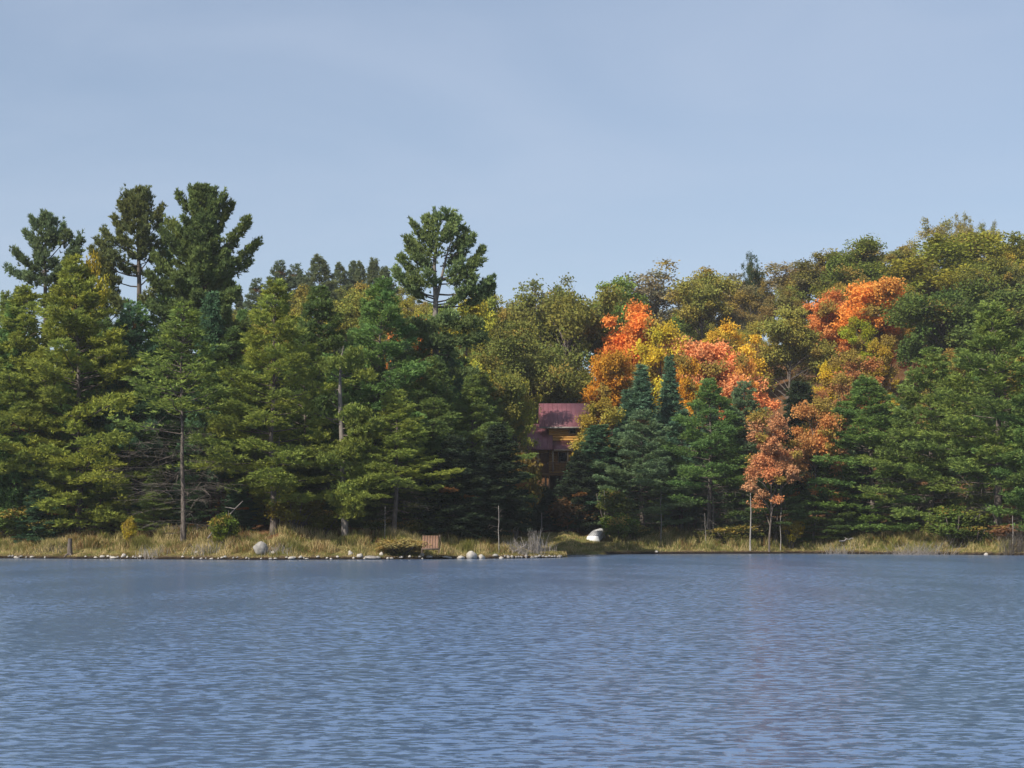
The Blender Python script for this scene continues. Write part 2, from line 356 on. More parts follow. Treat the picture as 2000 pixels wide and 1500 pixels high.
def conifer(name, seed, H=20, zb=0.12, Lmax=4.2, prof='pine', whorl=0.72, nb=6, dens=46, size=(0.25, 0.056), el=(-4, 48), curve=0.16, s0=0.30,
            width=0.31, dead=0.0, rtrunk=0.26, gaps=0.12, hue0=0.3, bare_to=0.0, up=0.55, thick=0.12, tipn=40, bark='bark', lean=(0, 0)):
    rng = np.random.default_rng(seed)
    root = empty(name)
    zs = np.linspace(-0.3, H, 9); t = zs / H
    bend = np.stack([np.cumsum(rng.normal(0, 0.05, 9)) + lean[0] * np.clip(t, 0, 1) ** 1.5, np.cumsum(rng.normal(0, 0.05, 9)) + lean[1] * np.clip(t, 0, 1) ** 1.5, zs], 1); bend[0, :2] = 0; bend[1, :2] *= .3
    rad = 0.62 * rtrunk * np.clip(1 - t, 0.04, 1) ** 0.85; rad[0] *= 1.35
    tr = Geo(); tr.tube(bend, rad, 8)
    def at(z): return np.array([np.interp(z, zs, bend[:, 0]), np.interp(z, zs, bend[:, 1]), z])
    lb = Geo(); lv = Leaves(); dg = Geo(); hasdead = False
    z = zb * H; a0 = 0
    while z < H - 0.25:
        tt = (z - zb * H) / (H - zb * H)
        if prof == 'pine': pr = min(1.0, 0.62 + 1.5 * tt) * (1 - tt) ** 0.86
        elif prof == 'round': pr = min(1.0, 0.35 + 2.0 * tt) * (1 - max(0, tt - 0.25) / 0.75) ** 0.55 * 0.95
        elif prof == 'spruce': pr = (1 - tt) ** 0.9 * min(1, 0.75 + tt)
        elif prof == 'spire': pr = (1 - tt) ** 1.35
        else: pr = (1 - tt) ** 0.6 * 0.8
        nbi = max(3, int(rng.normal(nb, 1)))
        a0 += rng.uniform(0.4, 1.4)
        for b in range(nbi):
            if rng.uniform() < gaps: continue
            az = a0 + b * 2 * math.pi / nbi + rng.normal(0, 0.25)
            L = Lmax * pr * rng.uniform(0.5, 1.22) * (1.25 if prof == 'pine' and rng.uniform() < .06 else 1) + (0.25 if prof != 'spire' else .08)
            e = math.radians(el[0] + (el[1] - el[0]) * tt ** 1.25 + rng.normal(0, 6))
            dv = np.array([math.cos(az) * math.cos(e), math.sin(az) * math.cos(e), math.sin(e)])
            base = at(z + rng.uniform(-0.2, 0.2)); s = np.linspace(0, 1, 5)[:, None]
            path = base + dv * L * s + np.array([0, 0, 1.0]) * curve * L * (s ** 2.2) + rng.normal(0, 0.03 * L, (5, 3)) * s
            isdead = z < bare_to * H and rng.uniform() < dead
            if isdead:
                hasdead = True; twigs(dg, rng, base, dv, L * 0.8, 0.1, 0.014, 16); continue
            lb.tube(path, np.linspace(0.02 + 0.011 * L, 0.008, 5), 4)
            plume(lv, rng, path, s0 + rng.uniform(-.05, .12), width * L + 0.12, dens * (0.8 + 0.12 * L), size, up, thick, hue0)
        z += whorl * rng.uniform(0.7, 1.25) * (1 - 0.35 * tt)
    top = at(H); n = tipn
    tw = .10 if prof != 'spire' else .04
    P = top + np.stack([rng.normal(0, tw, n), rng.normal(0, tw, n), -rng.uniform(0, 1.2, n)], 1)
    lv.add(P, np.array([0, 0, 0.9]) + rng.normal(0, 0.4, (n, 3)), rng.uniform(.7, 1.2, n) * size[0], rng.uniform(.7, 1.2, n) * size[1], rng.uniform(.3, .8, n), rng.uniform(0, .5, n))
    if dead > 0 and zb > 0.05:
        for _ in range(int(26 * dead)):
            hasdead = True; az = rng.uniform(0, 6.28); zz = rng.uniform(0.06, max(zb, bare_to) + .05) * H
            twigs(dg, rng, at(zz), np.array([math.cos(az), math.sin(az), rng.uniform(-.1, .2)]), rng.uniform(.3, .65) * Lmax, 0.12, 0.012, 14)
    tr.build('trunk', M[bark], root, True); lb.build('branches', M['bark'], root)
    lv.build('crown', M['needle'], rng, root)
    if hasdead: dg.build('dead_branches', M['twig'], root)
    measure(root)
    return root

def broadleaf(name, seed, H=14, Wd=9, base=0.28, ncl=50, nleaf=760, leaf=0.21, rc=0.155, twig=0.0, bark='bark', rtrunk=0.2, shell=(0.4, 0.95), squash=0.75, lean=0.0, leafmat='leaf', stems=1):
    rng = np.random.default_rng(seed); root = empty(name)
    cz = (base + 1) / 2 * H; rz = (1 - base) / 2 * H - 0.4; rx = Wd / 2 - 0.5
    C = []
    tries = 0; nl = int(rng.integers(6, 9)); LB = []
    for i in range(nl):                                              # main limbs, each carrying its own lobe of the crown
        a_ = i * 2.4 + rng.uniform(-.4, .4); e_ = rng.uniform(-.25, 1.35) if i else 1.5
        LB.append(np.array([math.cos(a_) * math.cos(e_), math.sin(a_) * math.cos(e_), math.sin(e_)]) * rng.uniform(.72, 1.12))
    while len(C) < ncl and tries < 8000:
        tries += 1
        if rng.uniform() < .72: p = LB[int(rng.integers(nl))] * rng.uniform(.45, 1.0) + rng.normal(0, .17, 3)
        else:
            v = rng.normal(size=3); v /= np.linalg.norm(v); p = v * rng.uniform(*shell) ** 0.7 * .95
        p = p * [rx, rx, rz] + [0, 0, cz]
        if p[2] > base * H * .8 and all(np.linalg.norm((p - q) / [1, 1, 0.8]) > Wd * 0.075 for q in C): C.append(p)
    C = np.array(C)
    tr = Geo(); lb = Geo()
    zt = np.linspace(-0.3, H * 0.86, 7)
    tp = np.stack([np.cumsum(rng.normal(0, 0.10, 7)), np.cumsum(rng.normal(0, 0.10, 7)), zt], 1); tp[0, :2] = 0
    if stems == 1: tr.tube(tp, (rtrunk if Wd > 6.5 else .09) * np.clip(1 - zt / H, 0.06, 1) ** 0.9, 7)
    else:
        for q in range(stems):
            a = rng.uniform(0, 6.28); l = rng.uniform(.5, .85) * H
            tr.tube([(0.1 * math.cos(a), 0.1 * math.sin(a), -.1), (0.2 * Wd * math.cos(a), 0.2 * Wd * math.sin(a), l * .55), (.3 * Wd * math.cos(a), .3 * Wd * math.sin(a), l)], [rtrunk * .4, rtrunk * .25, rtrunk * .1], 4)
    lv = Leaves(); dg = Geo()
    for c in C:
        hd = math.hypot(c[0], c[1]); z0 = max(base * H * 0.75, min(c[2] - 0.6 * hd - rng.uniform(0, 1), H * .8))
        b = np.array([np.interp(z0, zt, tp[:, 0]), np.interp(z0, zt, tp[:, 1]), z0])
        midp = b * .5 + c * .5 + [0, 0, 0.12 * hd] + rng.normal(0, .15, 3)
        lb.tube([b - (0, 0, .02), midp, c], [0.03 + .012 * hd, .03, .012], 4)
        R = rc * Wd * rng.uniform(0.5, 1.25)
        for _ in range(5):
            dd = rng.normal(size=3); dd[2] = abs(dd[2]) * .6; dd /= np.linalg.norm(dd); e = c + dd * R * rng.uniform(.7, 1.15)
            w = np.cross(dd, rng.normal(size=3)); w /= np.linalg.norm(w); w *= .014
            lb.add([c - w, c + w, e + w * .4, e - w * .4], [(0, 1, 2, 3)])
        n = int(nleaf * (R / (rc * Wd)) ** 2)
        if n > 0:
            v = rng.normal(size=(n, 3)); v /= np.linalg.norm(v, axis=1, keepdims=True)
            v = v * (rng.uniform(0, 1, n) ** 0.45)[:, None]
            ks = 0.8 + 0.35 * np.sin(v @ rng.normal(0, 4, (3, 1)) + rng.uniform(0, 6))      # ragged edge
            P = c + v * ks * R * [1, 1, squash]
            D = v * 0.5 + rng.normal(0, 0.8, (n, 3)) + [0, 0, -0.15]
            ct, ch = rng.uniform(.25, .75), rng.uniform(0, .9)
            lv.add(P, D, rng.uniform(.7, 1.3, n) * leaf, rng.uniform(.6, 1.0, n) * leaf, ct + rng.normal(0, .09, n), np.clip(ch + rng.normal(0, .2, n), 0, .9) if rng.uniform() > (.10 if name == 'maple_tree' else .08) else np.full(n, 1.0))
    tr.build('trunk' if stems == 1 else 'stems', M[bark], root, True); lb.build('branches', M[bark], root)
    lv.build('crown', M[leafmat], rng, root)
    measure(root)
    return root

PROTO = {}
def proto(key, fn, *a, **k):
    r = fn(*a, **k); PROTO[key] = r; return r
proto('pineA', conifer, 'pine_tree', 1, 20, 0.05, 4.3)
proto('pineB', conifer, 'pine_tree', 2, 20, 0.12, 4.0, gaps=0.18, whorl=0.85)
proto('pineC', conifer, 'pine_tree', 3, 18, 0.04, 4.0, whorl=0.7, hue0=0.5)
proto('pineD', conifer, 'pine_tree', 4, 18, 0.2, 3.8, gaps=0.22, hue0=0.15, bare_to=0.3, dead=0.5)
proto('pineE', conifer, 'pine_tree', 5, 17, 0.10, 4.0, whorl=0.7, nb=6, hue0=0.2, bare_to=0.35, dead=0.6, el=(-2, 40))
proto('pineF', conifer, 'pine_tree', 6, 17, 0.14, 3.9, whorl=0.8, hue0=0.35, bare_to=0.3, dead=0.6)
proto('sparse', conifer, 'pine_tree', 7, 18, 0.08, 3.6, whorl=0.7, nb=5, dens=19, gaps=0.1, bare_to=0.5, dead=0.95, hue0=0.3, rtrunk=0.15, size=(.27, .06))
proto('spruceD', conifer, 'spruce_tree', 14, 15, 0.05, 2.6, 'spire', 0.38, 7, 30, (0.24, 0.08), (-15, 40), 0.12, 0.1, 0.2, gaps=0.05, rtrunk=0.16, up=0.35, hue0=0.1)
proto('spruceA', conifer, 'spruce_tree', 11, 14, 0.06, 2.5, 'spruce', 0.42, 7, 30, (0.25, 0.085), (-18, 35), 0.10, 0.12, 0.2, gaps=0.05, rtrunk=0.16, up=0.25, hue0=0.1)
proto('spruceB', conifer, 'spruce_tree', 12, 15, 0.10, 2.3, 'spruce', 0.45, 6, 28, (0.25, 0.085), (-20, 30), 0.12, 0.12, 0.2, gaps=0.1, rtrunk=0.16, up=0.25, hue0=0.15, bare_to=.25, dead=.5)
proto('spruceC', conifer, 'spruce_tree', 13, 16, 0.05, 1.7, 'spruce', 0.40, 6, 32, (0.24, 0.085), (-22, 35), 0.10, 0.08, 0.2, gaps=0.04, rtrunk=0.15, up=0.3, hue0=0.0)
proto('leafA', broadleaf, 'broadleaf_tree', 21, 14, 9)
proto('leafB', broadleaf, 'broadleaf_tree', 22, 15, 8, 0.25, 46)
proto('leafC', broadleaf, 'broadleaf_tree', 23, 13, 9.5, 0.3, 46, 850)
proto('leafD', broadleaf, 'broadleaf_tree', 24, 15, 7, 0.22, 44, 640, rc=0.17)
proto('leafE', broadleaf, 'broadleaf_tree', 25, 14, 8.5, 0.25, 54, 720)
proto('thinA', broadleaf, 'broadleaf_tree', 26, 15, 8.5, 0.3, 56, 200, 0.21, 0.13)
proto('thinB', broadleaf, 'broadleaf_tree', 27, 14, 8, 0.3, 54, 120, 0.2, 0.12)
proto('mapleA', broadleaf, 'maple_tree', 31, 13, 7.5, 0.22, 52, 780, 0.2)
proto('mapleB', broadleaf, 'maple_tree', 32, 14, 7, 0.2, 50, 740, 0.2)
proto('mapleC', broadleaf, 'maple_tree', 33, 11, 6, 0.2, 42, 620, 0.17, 0.14, shell=(.5, 1.15))
proto('shrubA', broadleaf, 'shrub', 41, 3, 3.2, 0.05, 46, 260, 0.15, 0.17, rtrunk=.1, stems=5)
proto('shrubB', broadleaf, 'shrub', 42, 2.4, 3.0, 0.03, 44, 200, 0.13, 0.17, rtrunk=.1, stems=6)
proto('shrubC', broadleaf, 'shrub', 43, 3.6, 2.6, 0.08, 40, 130, 0.14, 0.17, rtrunk=.1, stems=5)
USED = set()
TREES = []
rnd = random.Random(4)

def tree(key, px, top, Y, w=None, color=(.05, .09, .03), label=None, cat=None, group=None, name=None, rz=None, short=None, words=None, fid=0):
    """one tree: foot on the ground at distance Y, its tip where the photo has it"""
    X = wx(px, Y); g = gz(X, Y); h = wz(top, Y) - g; src = PROTO[key]
    if key[:4] in ('leaf', 'thin') and max(color) < .3: color = (color[0] * 1.12, color[1] * 1.24, color[2] * 1.15)
    elif key[0] in 'ps' and key[:5] != 'shrub': color = (color[0] * 1.14, color[1] * 1.12, color[2] * 1.05)
    kz = h / src['H']; kx = (w * Y / F) / src['W'] if w else kz
    if rz is None: rz = rnd.uniform(0, 6.28)
    loc = (X, Y, g - 0.05)
    if key not in USED:
        USED.add(key); r = src; r.location = loc; r.rotation_euler = (0, 0, rz); r.scale = (kx, kx, kz)
        for c in r.children:
            if c.name.startswith('crown'): c.color = (*color, 1)
    else: r = copy_tree(src, loc, rz, (kx, kx, kz), color)
    if name: r.name = name
    r['label'] = label or ''; r['category'] = cat or 'tree'
    if group: r['group'] = group
    TREES.append(dict(o=r, px=px, top=top, Y=Y, h=h, w=kx * src['W'] * F / Y, label=label, short=short, key=key, words=words, fid=fid, mid=top + 0.4 * h * F / Y))
    return r

# colours (reflectance)
PINE = (.155, .220, .062); PINE_Y = (.200, .250, .060); PINE_D = (.095, .150, .052); PINE_G = (.120, .210, .070); PINE_B = (.130, .200, .110)
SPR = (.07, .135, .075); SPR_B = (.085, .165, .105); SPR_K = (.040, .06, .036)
OLIVE = (.215, .190, .055); DOLIVE = (.14, .135, .042); GREEN = (.14, .175, .045); YGREEN = (.22, .22, .04); GOLD = (.40, .25, .03); YELLOW = (.52, .40, .04)
ORANGE = (.62, .31, .08); ORANGER = (.62, .25, .07); SALMON = (.64, .29, .14); RED = (.52, .22, .08); RUST = (.30, .15, .06); BROWN = (.20, .15, .085); GREYB = (.19, .16, .115)

# ------------------------------------------------------------------ hand placed trees
GS = 'pines along the left shore'
tree('pineB', 45, 560, 133, 270, PINE_Y, 'broad layered pine at the left end of the shoreline wood', 'pine', GS)
tree('pineC', 158, 505, 131, 262, PINE_Y, 'yellow-green layered pine with a pale flared trunk foot above the orange bank', 'pine', GS, short='yellow-green layered pine')
tree('pineE', 262, 590, 136, 220, PINE_G, 'fresh green pine set back between the yellow-green pine and the grey half-bare pine', 'pine', GS)
tree('sparse', 358, 588, 124, 230, PINE, 'half-bare pine with grey dead lower branches and its trunk exposed down to the bank', 'pine', GS, short='grey half-bare pine')
tree('pineB', 535, 548, 125, 270, PINE_Y, 'tall layered pine with stacked flat branches and dark trunk behind the round shore boulder', 'pine', GS, short='pine of stacked flat branches')
tree('pineA', 625, 560, 137, 230, PINE_D, 'deep green pine standing behind the pine of stacked flat branches', 'pine', GS)
tree('pineF', 735, 545, 133, 250, PINE_G, 'dense mid-green pine rising behind the broken-topped pine', 'pine', GS)
tree('pineD', 770, 760, 126, 190, PINE_Y, 'small pine with bright yellow-green branch tips left of the wooden panel', 'pine', GS, short='small bright-tipped pine')
tree('pineB', 845, 700, 133, 210, (.135, .195, .065), 'shadowy dark pine behind the wooden panel, below the lone skyline pine', 'pine', GS)
tree('pineC', 925, 735, 136, 170, (.135, .195, .065), 'dark pine between the wooden panel and the cabin', 'pine', GS)
tree('pineD', 450, 640, 133, 190, PINE_D, 'dark pine filling the gap right of the grey half-bare pine', 'pine', GS)
tree('pineF', 205, 620, 140, 220, PINE_D, 'dark pine deep behind the yellow-green layered pine', 'pine', GS)

tree('pineD', 212, 470, 150, 125, (.10, .135, .06), 'loose grey-green pine under the long left limbs of the round-headed red pine', 'pine', GS)
tree('pineA', 320, 456, 150, 140, PINE_G, 'fresh green pine filling the gap between the round-headed red pine and the largest skyline pine', 'pine', GS)
tree('pineB', 985, 735, 166, 120, (.135, .195, .065), 'tall pine shading the left end of the cabin', 'pine', GS)
tree('pineA', 905, 700, 159, 150, (.135, .195, .065), 'dark pine deep behind the pale shore boulders', 'pine', GS)
tree('pineC', 945, 725, 162, 130, (.135, .195, .065), 'dark pine just left of the mottled olive tree', 'pine', GS)

GC = 'young dark spruces by the clearing'
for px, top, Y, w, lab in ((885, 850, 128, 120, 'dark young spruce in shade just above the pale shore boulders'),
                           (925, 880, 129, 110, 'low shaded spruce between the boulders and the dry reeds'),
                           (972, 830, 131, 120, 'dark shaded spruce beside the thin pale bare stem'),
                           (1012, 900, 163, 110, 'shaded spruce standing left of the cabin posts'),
                           (1058, 950, 165, 110, 'low dark spruce added for the darkness in front of the deck posts'),  # this one and the next: dark spruces added to fill the shade under the deck
                           (1098, 945, 166, 90, 'low dark spruce added for the darkness below the right end of the deck'),
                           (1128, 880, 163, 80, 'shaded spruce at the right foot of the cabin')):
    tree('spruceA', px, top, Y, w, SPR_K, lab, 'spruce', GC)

# ------------------------------------------------------------------ right shore conifers
GR = 'conifers along the right shore'
tree('pineE', 1255, 800, 162, 185, PINE_B, 'bluish pine with long flat lower branches right of the overturned boat', 'pine', GR, short='flat-branched bluish pine')
tree('spruceD', 1264, 715, 170, 190, (.11, .20, .13), 'slim pointed spruce rising against yellow leaves, taller of the spire pair on its left', 'spruce', GR)
tree('spruceD', 1299, 698, 174, 150, (.105, .19, .12), 'slimmest pointed spruce of the spire pair, against yellow leaves', 'spruce', GR)
tree('spruceD', 1216, 762, 170, 160, (.105, .19, .12), 'short pointed spruce in front of the golden maple', 'spruce', GR)
tree('spruceB', 1170, 830, 165, 130, SPR, 'bushy dark spruce just right of the cabin', 'spruce', GR)
tree('pineF', 1385, 738, 162, 190, PINE_G, 'full pine with bare grey lower twigs below the salmon maple', 'pine', GR)
tree('pineD', 1330, 800, 168, 150, SPR_B, 'blue-green pine between the spire spruces and the full pine', 'pine', GR)
tree('pineE', 1455, 745, 166, 160, PINE_B, 'grey-green pine left of the coral maple', 'pine', GR)
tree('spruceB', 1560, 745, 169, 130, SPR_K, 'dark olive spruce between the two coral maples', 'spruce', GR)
tree('pineC', 1700, 735, 162, 235, PINE_G, 'wide deep green pine right of the coral maples, sweeping to the grass', 'pine', GR, short='wide deep green pine')
tree('pineE', 1815, 680, 157, 240, PINE, 'tall sweeping pine above the round green shore bush', 'pine', GR)
tree('pineF', 1950, 588, 150, 290, PINE, 'big pine with exposed grey trunk and bare limbs near the right edge', 'pine', GR, short='big bare-limbed pine')
tree('pineA', 2040, 600, 147, 220, PINE_G, 'pine cut by the right edge of the picture', 'pine', GR)
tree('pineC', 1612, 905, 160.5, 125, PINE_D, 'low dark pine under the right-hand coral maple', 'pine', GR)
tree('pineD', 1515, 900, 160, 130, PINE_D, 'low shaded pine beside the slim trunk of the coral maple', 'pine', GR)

GM = 'maples in autumn colour'
tree('mapleC', 1502, 800, 156, 98, (.45, .225, .125), 'coral maple low by the shore with a slim bare trunk', 'maple', GM, name='maple_tree', short='coral shore maple')
tree('mapleC', 1588, 776, 160, 95, (.45, .225, .09), 'coral-orange maple half hidden by the wide deep green pine', 'maple', GM, short='coral-orange maple')
tree('mapleB', 1246, 592, 197, 118, ORANGER, 'deep orange maple under the grey-brown skyline, left of the yellow one', 'maple', GM, short='deep orange maple')
tree('mapleA', 1190, 690, 184, 105, (.45, .22, .03), 'golden-orange maple up the slope right of the cabin roof', 'maple', GM, short='golden-orange maple')
tree('mapleC', 1232, 715, 186, 62, RED, 'narrow red-orange maple wedged behind the golden-orange one', 'maple', GM)
tree('leafD', 1285, 630, 189, 100, (.50, .42, .05), 'bright yellow-green broadleaf tree behind the spire spruces', 'tree', GM, short='bright yellow-green tree')
tree('mapleA', 1392, 662, 190, 145, SALMON, 'large salmon-red maple at the heart of the hillside', 'maple', GM, short='large salmon-red maple')
tree('mapleB', 1422, 630, 203, 95, (.60, .42, .06), 'amber-yellow maple just above the large salmon-red one', 'maple', GM, short='amber-yellow maple')
tree('mapleC', 1342, 690, 184, 62, (.5, .27, .03), 'small amber maple left of the large salmon-red one', 'maple', GM)
tree('mapleC', 1455, 690, 188, 55, ORANGE, 'small orange maple right of the large salmon-red one', 'maple', GM)
tree('mapleA', 1700, 550, 218, 130, (.64, .29, .075), 'bright orange maple high on the right slope', 'maple', GM, short='bright orange upper maple')
tree('mapleB', 1628, 568, 222, 90, RED, 'fiery red maple left of the bright orange upper maple', 'maple', GM, short='fiery red maple')
tree('mapleC', 1737, 580, 222, 60, SALMON, 'orange-pink maple right of the bright orange upper maple', 'maple', GM)
tree('leafD', 1678, 618, 212, 72, (.26, .30, .03), 'lime-green round tree below the bright orange upper maple', 'tree', GM, short='lime-green round tree')
tree('mapleC', 1622, 700, 196, 60, YELLOW, 'small lemon-yellow tree beneath the fiery red maple', 'maple', GM)
tree('mapleC', 1680, 690, 190, 100, (.36, .16, .07), 'dusky salmon maple behind the wide deep green pine', 'maple', GM)
tree('mapleC', 1640, 730, 184, 80, (.33, .17, .08), 'faded pinkish maple between the lemon-yellow tree and the coral maples', 'maple', GM)
tree('mapleC', 1722, 655, 200, 60, (.36, .27, .04), 'small yellowish maple under the lime-green tree', 'maple', GM)

# ------------------------------------------------------------------ skyline trees
GK = 'skyline trees of the right hill'
tree('thinA', 1048, 540, 205, 140, (0.149, 0.149, 0.061), 'thin-leaved oak on the skyline above the cabin', 'oak', GK, name='oak_tree', short='thin-leaved skyline oak')
tree('leafC', 1112, 562, 200, 180, DOLIVE, 'heavy dark olive oak spreading above the cabin', 'oak', GK, short='heavy dark olive oak')
tree('leafE', 1215, 540, 246, 130, GREEN, 'green-topped tree on the skyline above the heavy dark olive oak', 'tree', GK)
tree('thinB', 1290, 514, 255, 130, GREYB, 'nearly leafless grey-brown tree on the skyline above the deep orange maple', 'tree', GK, short='grey-brown skyline tree')
tree('leafB', 1372, 524, 246, 120, OLIVE, 'olive tree with a dark leaning trunk on the skyline above the amber-yellow maple', 'tree', GK)
tree('thinA', 1445, 530, 262, 110, (0.162, 0.135, 0.074), 'brownish thin tree on the skyline left of the lone spike', 'tree', GK)
tree('thinA', 1471, 492, 262, 40, SPR_K, 'lone sparse spike of a tree on the skyline', 'tree', GK)
tree('thinB', 1535, 508, 268, 130, BROWN, 'brown half-leafless tree on the skyline right of the lone spike', 'tree', GK)
tree('leafE', 1605, 488, 264, 120, (0.162, 0.128, 0.041), 'bronze tree on the skyline left of the dark green dome', 'tree', GK)
tree('leafA', 1688, 467, 256, 165, (0.115, 0.128, 0.030), 'dark green dome-shaped tree on the skyline', 'tree', GK, short='dark green dome')
tree('leafB', 1775, 480, 266, 100, (0.176, 0.155, 0.054), 'dull olive tree in the dip right of the dark green dome', 'tree', GK)
tree('thinA', 1840, 428, 264, 90, (0.216, 0.189, 0.074), 'pale thin-topped tree on the skyline left of the twin spikes', 'tree', GK)
tree('thinA', 1886, 416, 268, 44, (0.203, 0.176, 0.081), 'slender pale tree making the highest spike of the right skyline', 'tree', GK, short='highest skyline spike')
tree('thinA', 1922, 432, 266, 50, (0.176, 0.162, 0.068), 'slender brownish tree beside the highest skyline spike', 'tree', GK)
tree('leafA', 1890, 455, 244, 240, (0.189, 0.176, 0.032), 'huge yellow-green crown below the highest skyline spike', 'tree', GK, short='huge yellow-green crown')
tree('leafC', 2000, 456, 252, 150, (0.162, 0.155, 0.034), 'olive crown cut by the right edge on the skyline', 'tree', GK)
tree('leafC', 1850, 560, 205, 200, (0.081, 0.108, 0.034), 'spreading dark green oak above the tall sweeping pine', 'oak', GK, short='spreading dark green oak')
tree('leafE', 1965, 560, 200, 190, (0.101, 0.121, 0.041), 'dull green oak behind the big bare-limbed pine', 'oak', GK)
tree('leafE', 1545, 600, 212, 115, OLIVE, 'olive rounded tree left of the fiery red maple', 'tree', GK, short='olive rounded tree')

GB = 'spruces on the back skyline'
for px, top, w, Y, lab in ((503, 548, 60, 215, 'small spruce tip just right of the biggest skyline pine'),
                           (548, 513, 62, 232, 'spruce tip with a narrow top, leftmost of the evenly spaced skyline tips'),
                           (578, 520, 62, 236, 'blunt spruce tip between the narrow tip and the tall middle spike'),
                           (628, 503, 74, 228, 'tallest of the spruce spikes between the biggest pine and the lone pine'),
                           (667, 518, 46, 244, 'thin spruce spike right of the tallest middle spike'),
                           (690, 514, 44, 250, 'blunt grey spruce tip in the gap before the tall right spike'),
                           (706, 515, 40, 246, 'narrow grey spruce tip touching the tall right spike'),
                           (730, 508, 50, 242, 'tall right spruce spike above the orange-tinted tree'),
                           (748, 526, 50, 238, 'drooping spruce tip on the right end of the skyline spruces')):
    tree(('pineA', 'pineC', 'pineE')[px % 3], px, top - 4, Y, w * 1.9, (.115, .155, .095), lab, 'spruce', GB)
GL = 'broadleaf trees behind the left shore pines'
for key, px, top, Y, w, c, lab in (('leafD', 590, 560, 200, 90, (.20, .17, .05), 'dull gold broadleaf tree under the tallest spruce spike'),
                                   ('leafB', 700, 555, 196, 120, (.19, .18, .05), 'olive-gold broadleaf tree under the tall right spruce spike'),
                                   ('leafE', 765, 580, 180, 100, (0.203, 0.176, 0.041), 'olive broadleaf tree left of the lone skyline pine'),
                                   ('mapleB', 815, 625, 172, 90, (0.459, 0.203, 0.068), 'rust-orange tree glowing left of the lone pine trunk'),
                                   ('leafD', 905, 575, 164, 110, (0.297, 0.257, 0.047), 'yellowish tree right of the lone pine trunk'),
                                   ('leafB', 955, 560, 190, 80, (0.176, 0.176, 0.047), 'olive tree on the skyline right of the lone pine'),
                                   ('leafD', 165, 498, 142, 80, (0.270, 0.216, 0.034), 'ochre-topped tree between the two left skyline pines'),
                                   ('leafA', 1010, 625, 182, 150, DOLIVE, 'mottled olive tree below the thin-leaved skyline oak'),
                                   ('leafB', 965, 700, 165, 110, (0.135, 0.135, 0.041), 'brown-green tree beside the shaded left edge of the cabin'),
                                   ('leafE', 1075, 680, 188, 150, (0.115, 0.115, 0.038), 'dark olive tree leaning over the cabin ridge'),
                                   ('leafD', 1168, 778, 168.5, 90, (0.270, 0.203, 0.047), 'ochre-leaved tree covering the right end of the cabin roof'),
                                   ('thinA', 1010, 745, 166, 88, (0.189, 0.176, 0.041), 'sparse olive tree with bare twigs across the cabin roof')):
    tree(key, px, top, Y, w, c, lab, 'tree', GL)

# custom skyline pines: explicit limbs read from the photo, with real depth
def skyline_pine(name, label, Y, px, trunk, limbs, seed, color, short, dens=46, width=0.24, core=None, hue0=0.3, bark='bark', clad=1.0):
    rng = np.random.default_rng(seed); X = wx(px, Y); g = gz(X, Y); root = empty(name, (X, Y, g - 0.05))
    def L(x, y, dy=0.0): return np.array([wx(x, Y) - X, dy, wz(y, Y) - g + 0.05])
    tr = Geo(); lb = Geo(); lv = Leaves()
    for pts, r0, r1 in trunk: tr.tube([L(*p) for p in pts], np.linspace(r0, r1, len(pts)), 8)
    for (x0, y0, x1, y1, s0, dy, wmul) in limbs:
        a, b = L(x0, y0), L(x1, y1, dy); ln = np.linalg.norm(b - a)
        s = np.linspace(0, 1, 6)[:, None]
        sag = np.array([0, 0, -1.0]) * 0.10 * ln * (4 * s * (1 - s)) * (1 if y1 < y0 else .4)
        path = a + (b - a) * s + sag + rng.normal(0, .02 * ln, (6, 3)) * s
        lb.tube(path, np.linspace(.03 + .012 * ln, .012, 6), 5)
        if s0 < 1: plume(lv, rng, path, s0 * clad, (width * ln * 0.75 + .4) * wmul, dens * (1.0 + .12 * ln) * wmul, (.34, .085), .7, .2, hue0)
    if core:
        (xa, ya, xb, yb, n, Lm) = core                                # plain whorls up the leader
        for i in range(n):
            f = rng.uniform(); p = L(xa + (xb - xa) * f, ya + (yb - ya) * f); az = rng.uniform(0, 6.28); e = math.radians(10 + 45 * f + rng.normal(0, 8)); ln = Lm * (1 - f) ** .6 * rng.uniform(.55, 1.1) + .5
            dv = np.array([math.cos(az) * math.cos(e), math.sin(az) * math.cos(e), math.sin(e)]); s = np.linspace(0, 1, 5)[:, None]
            path = p + dv * ln * s + np.array([0, 0, .14 * ln]) * s ** 2
            lb.tube(path, np.linspace(.02 + .012 * ln, .01, 5), 4); plume(lv, rng, path, .3, .22 * ln + .15, dens * (.8 + .12 * ln), (.35, .1), .6, .12, hue0)
    tr.build('trunk', M[bark], root, True); lb.build('branches', M['bark'], root); c = lv.build('crown', M['needle'], rng, root); c.color = (*color, 1)
    tag(root, label, 'pine', 'tall pines above the skyline')
    TREES.append(dict(o=root, px=px, top=min(l[3] for l in limbs), Y=Y, h=20, w=150, label=label, short=short, key='custom', words=None, mid=480 if Y > 130 else 850))
    return root

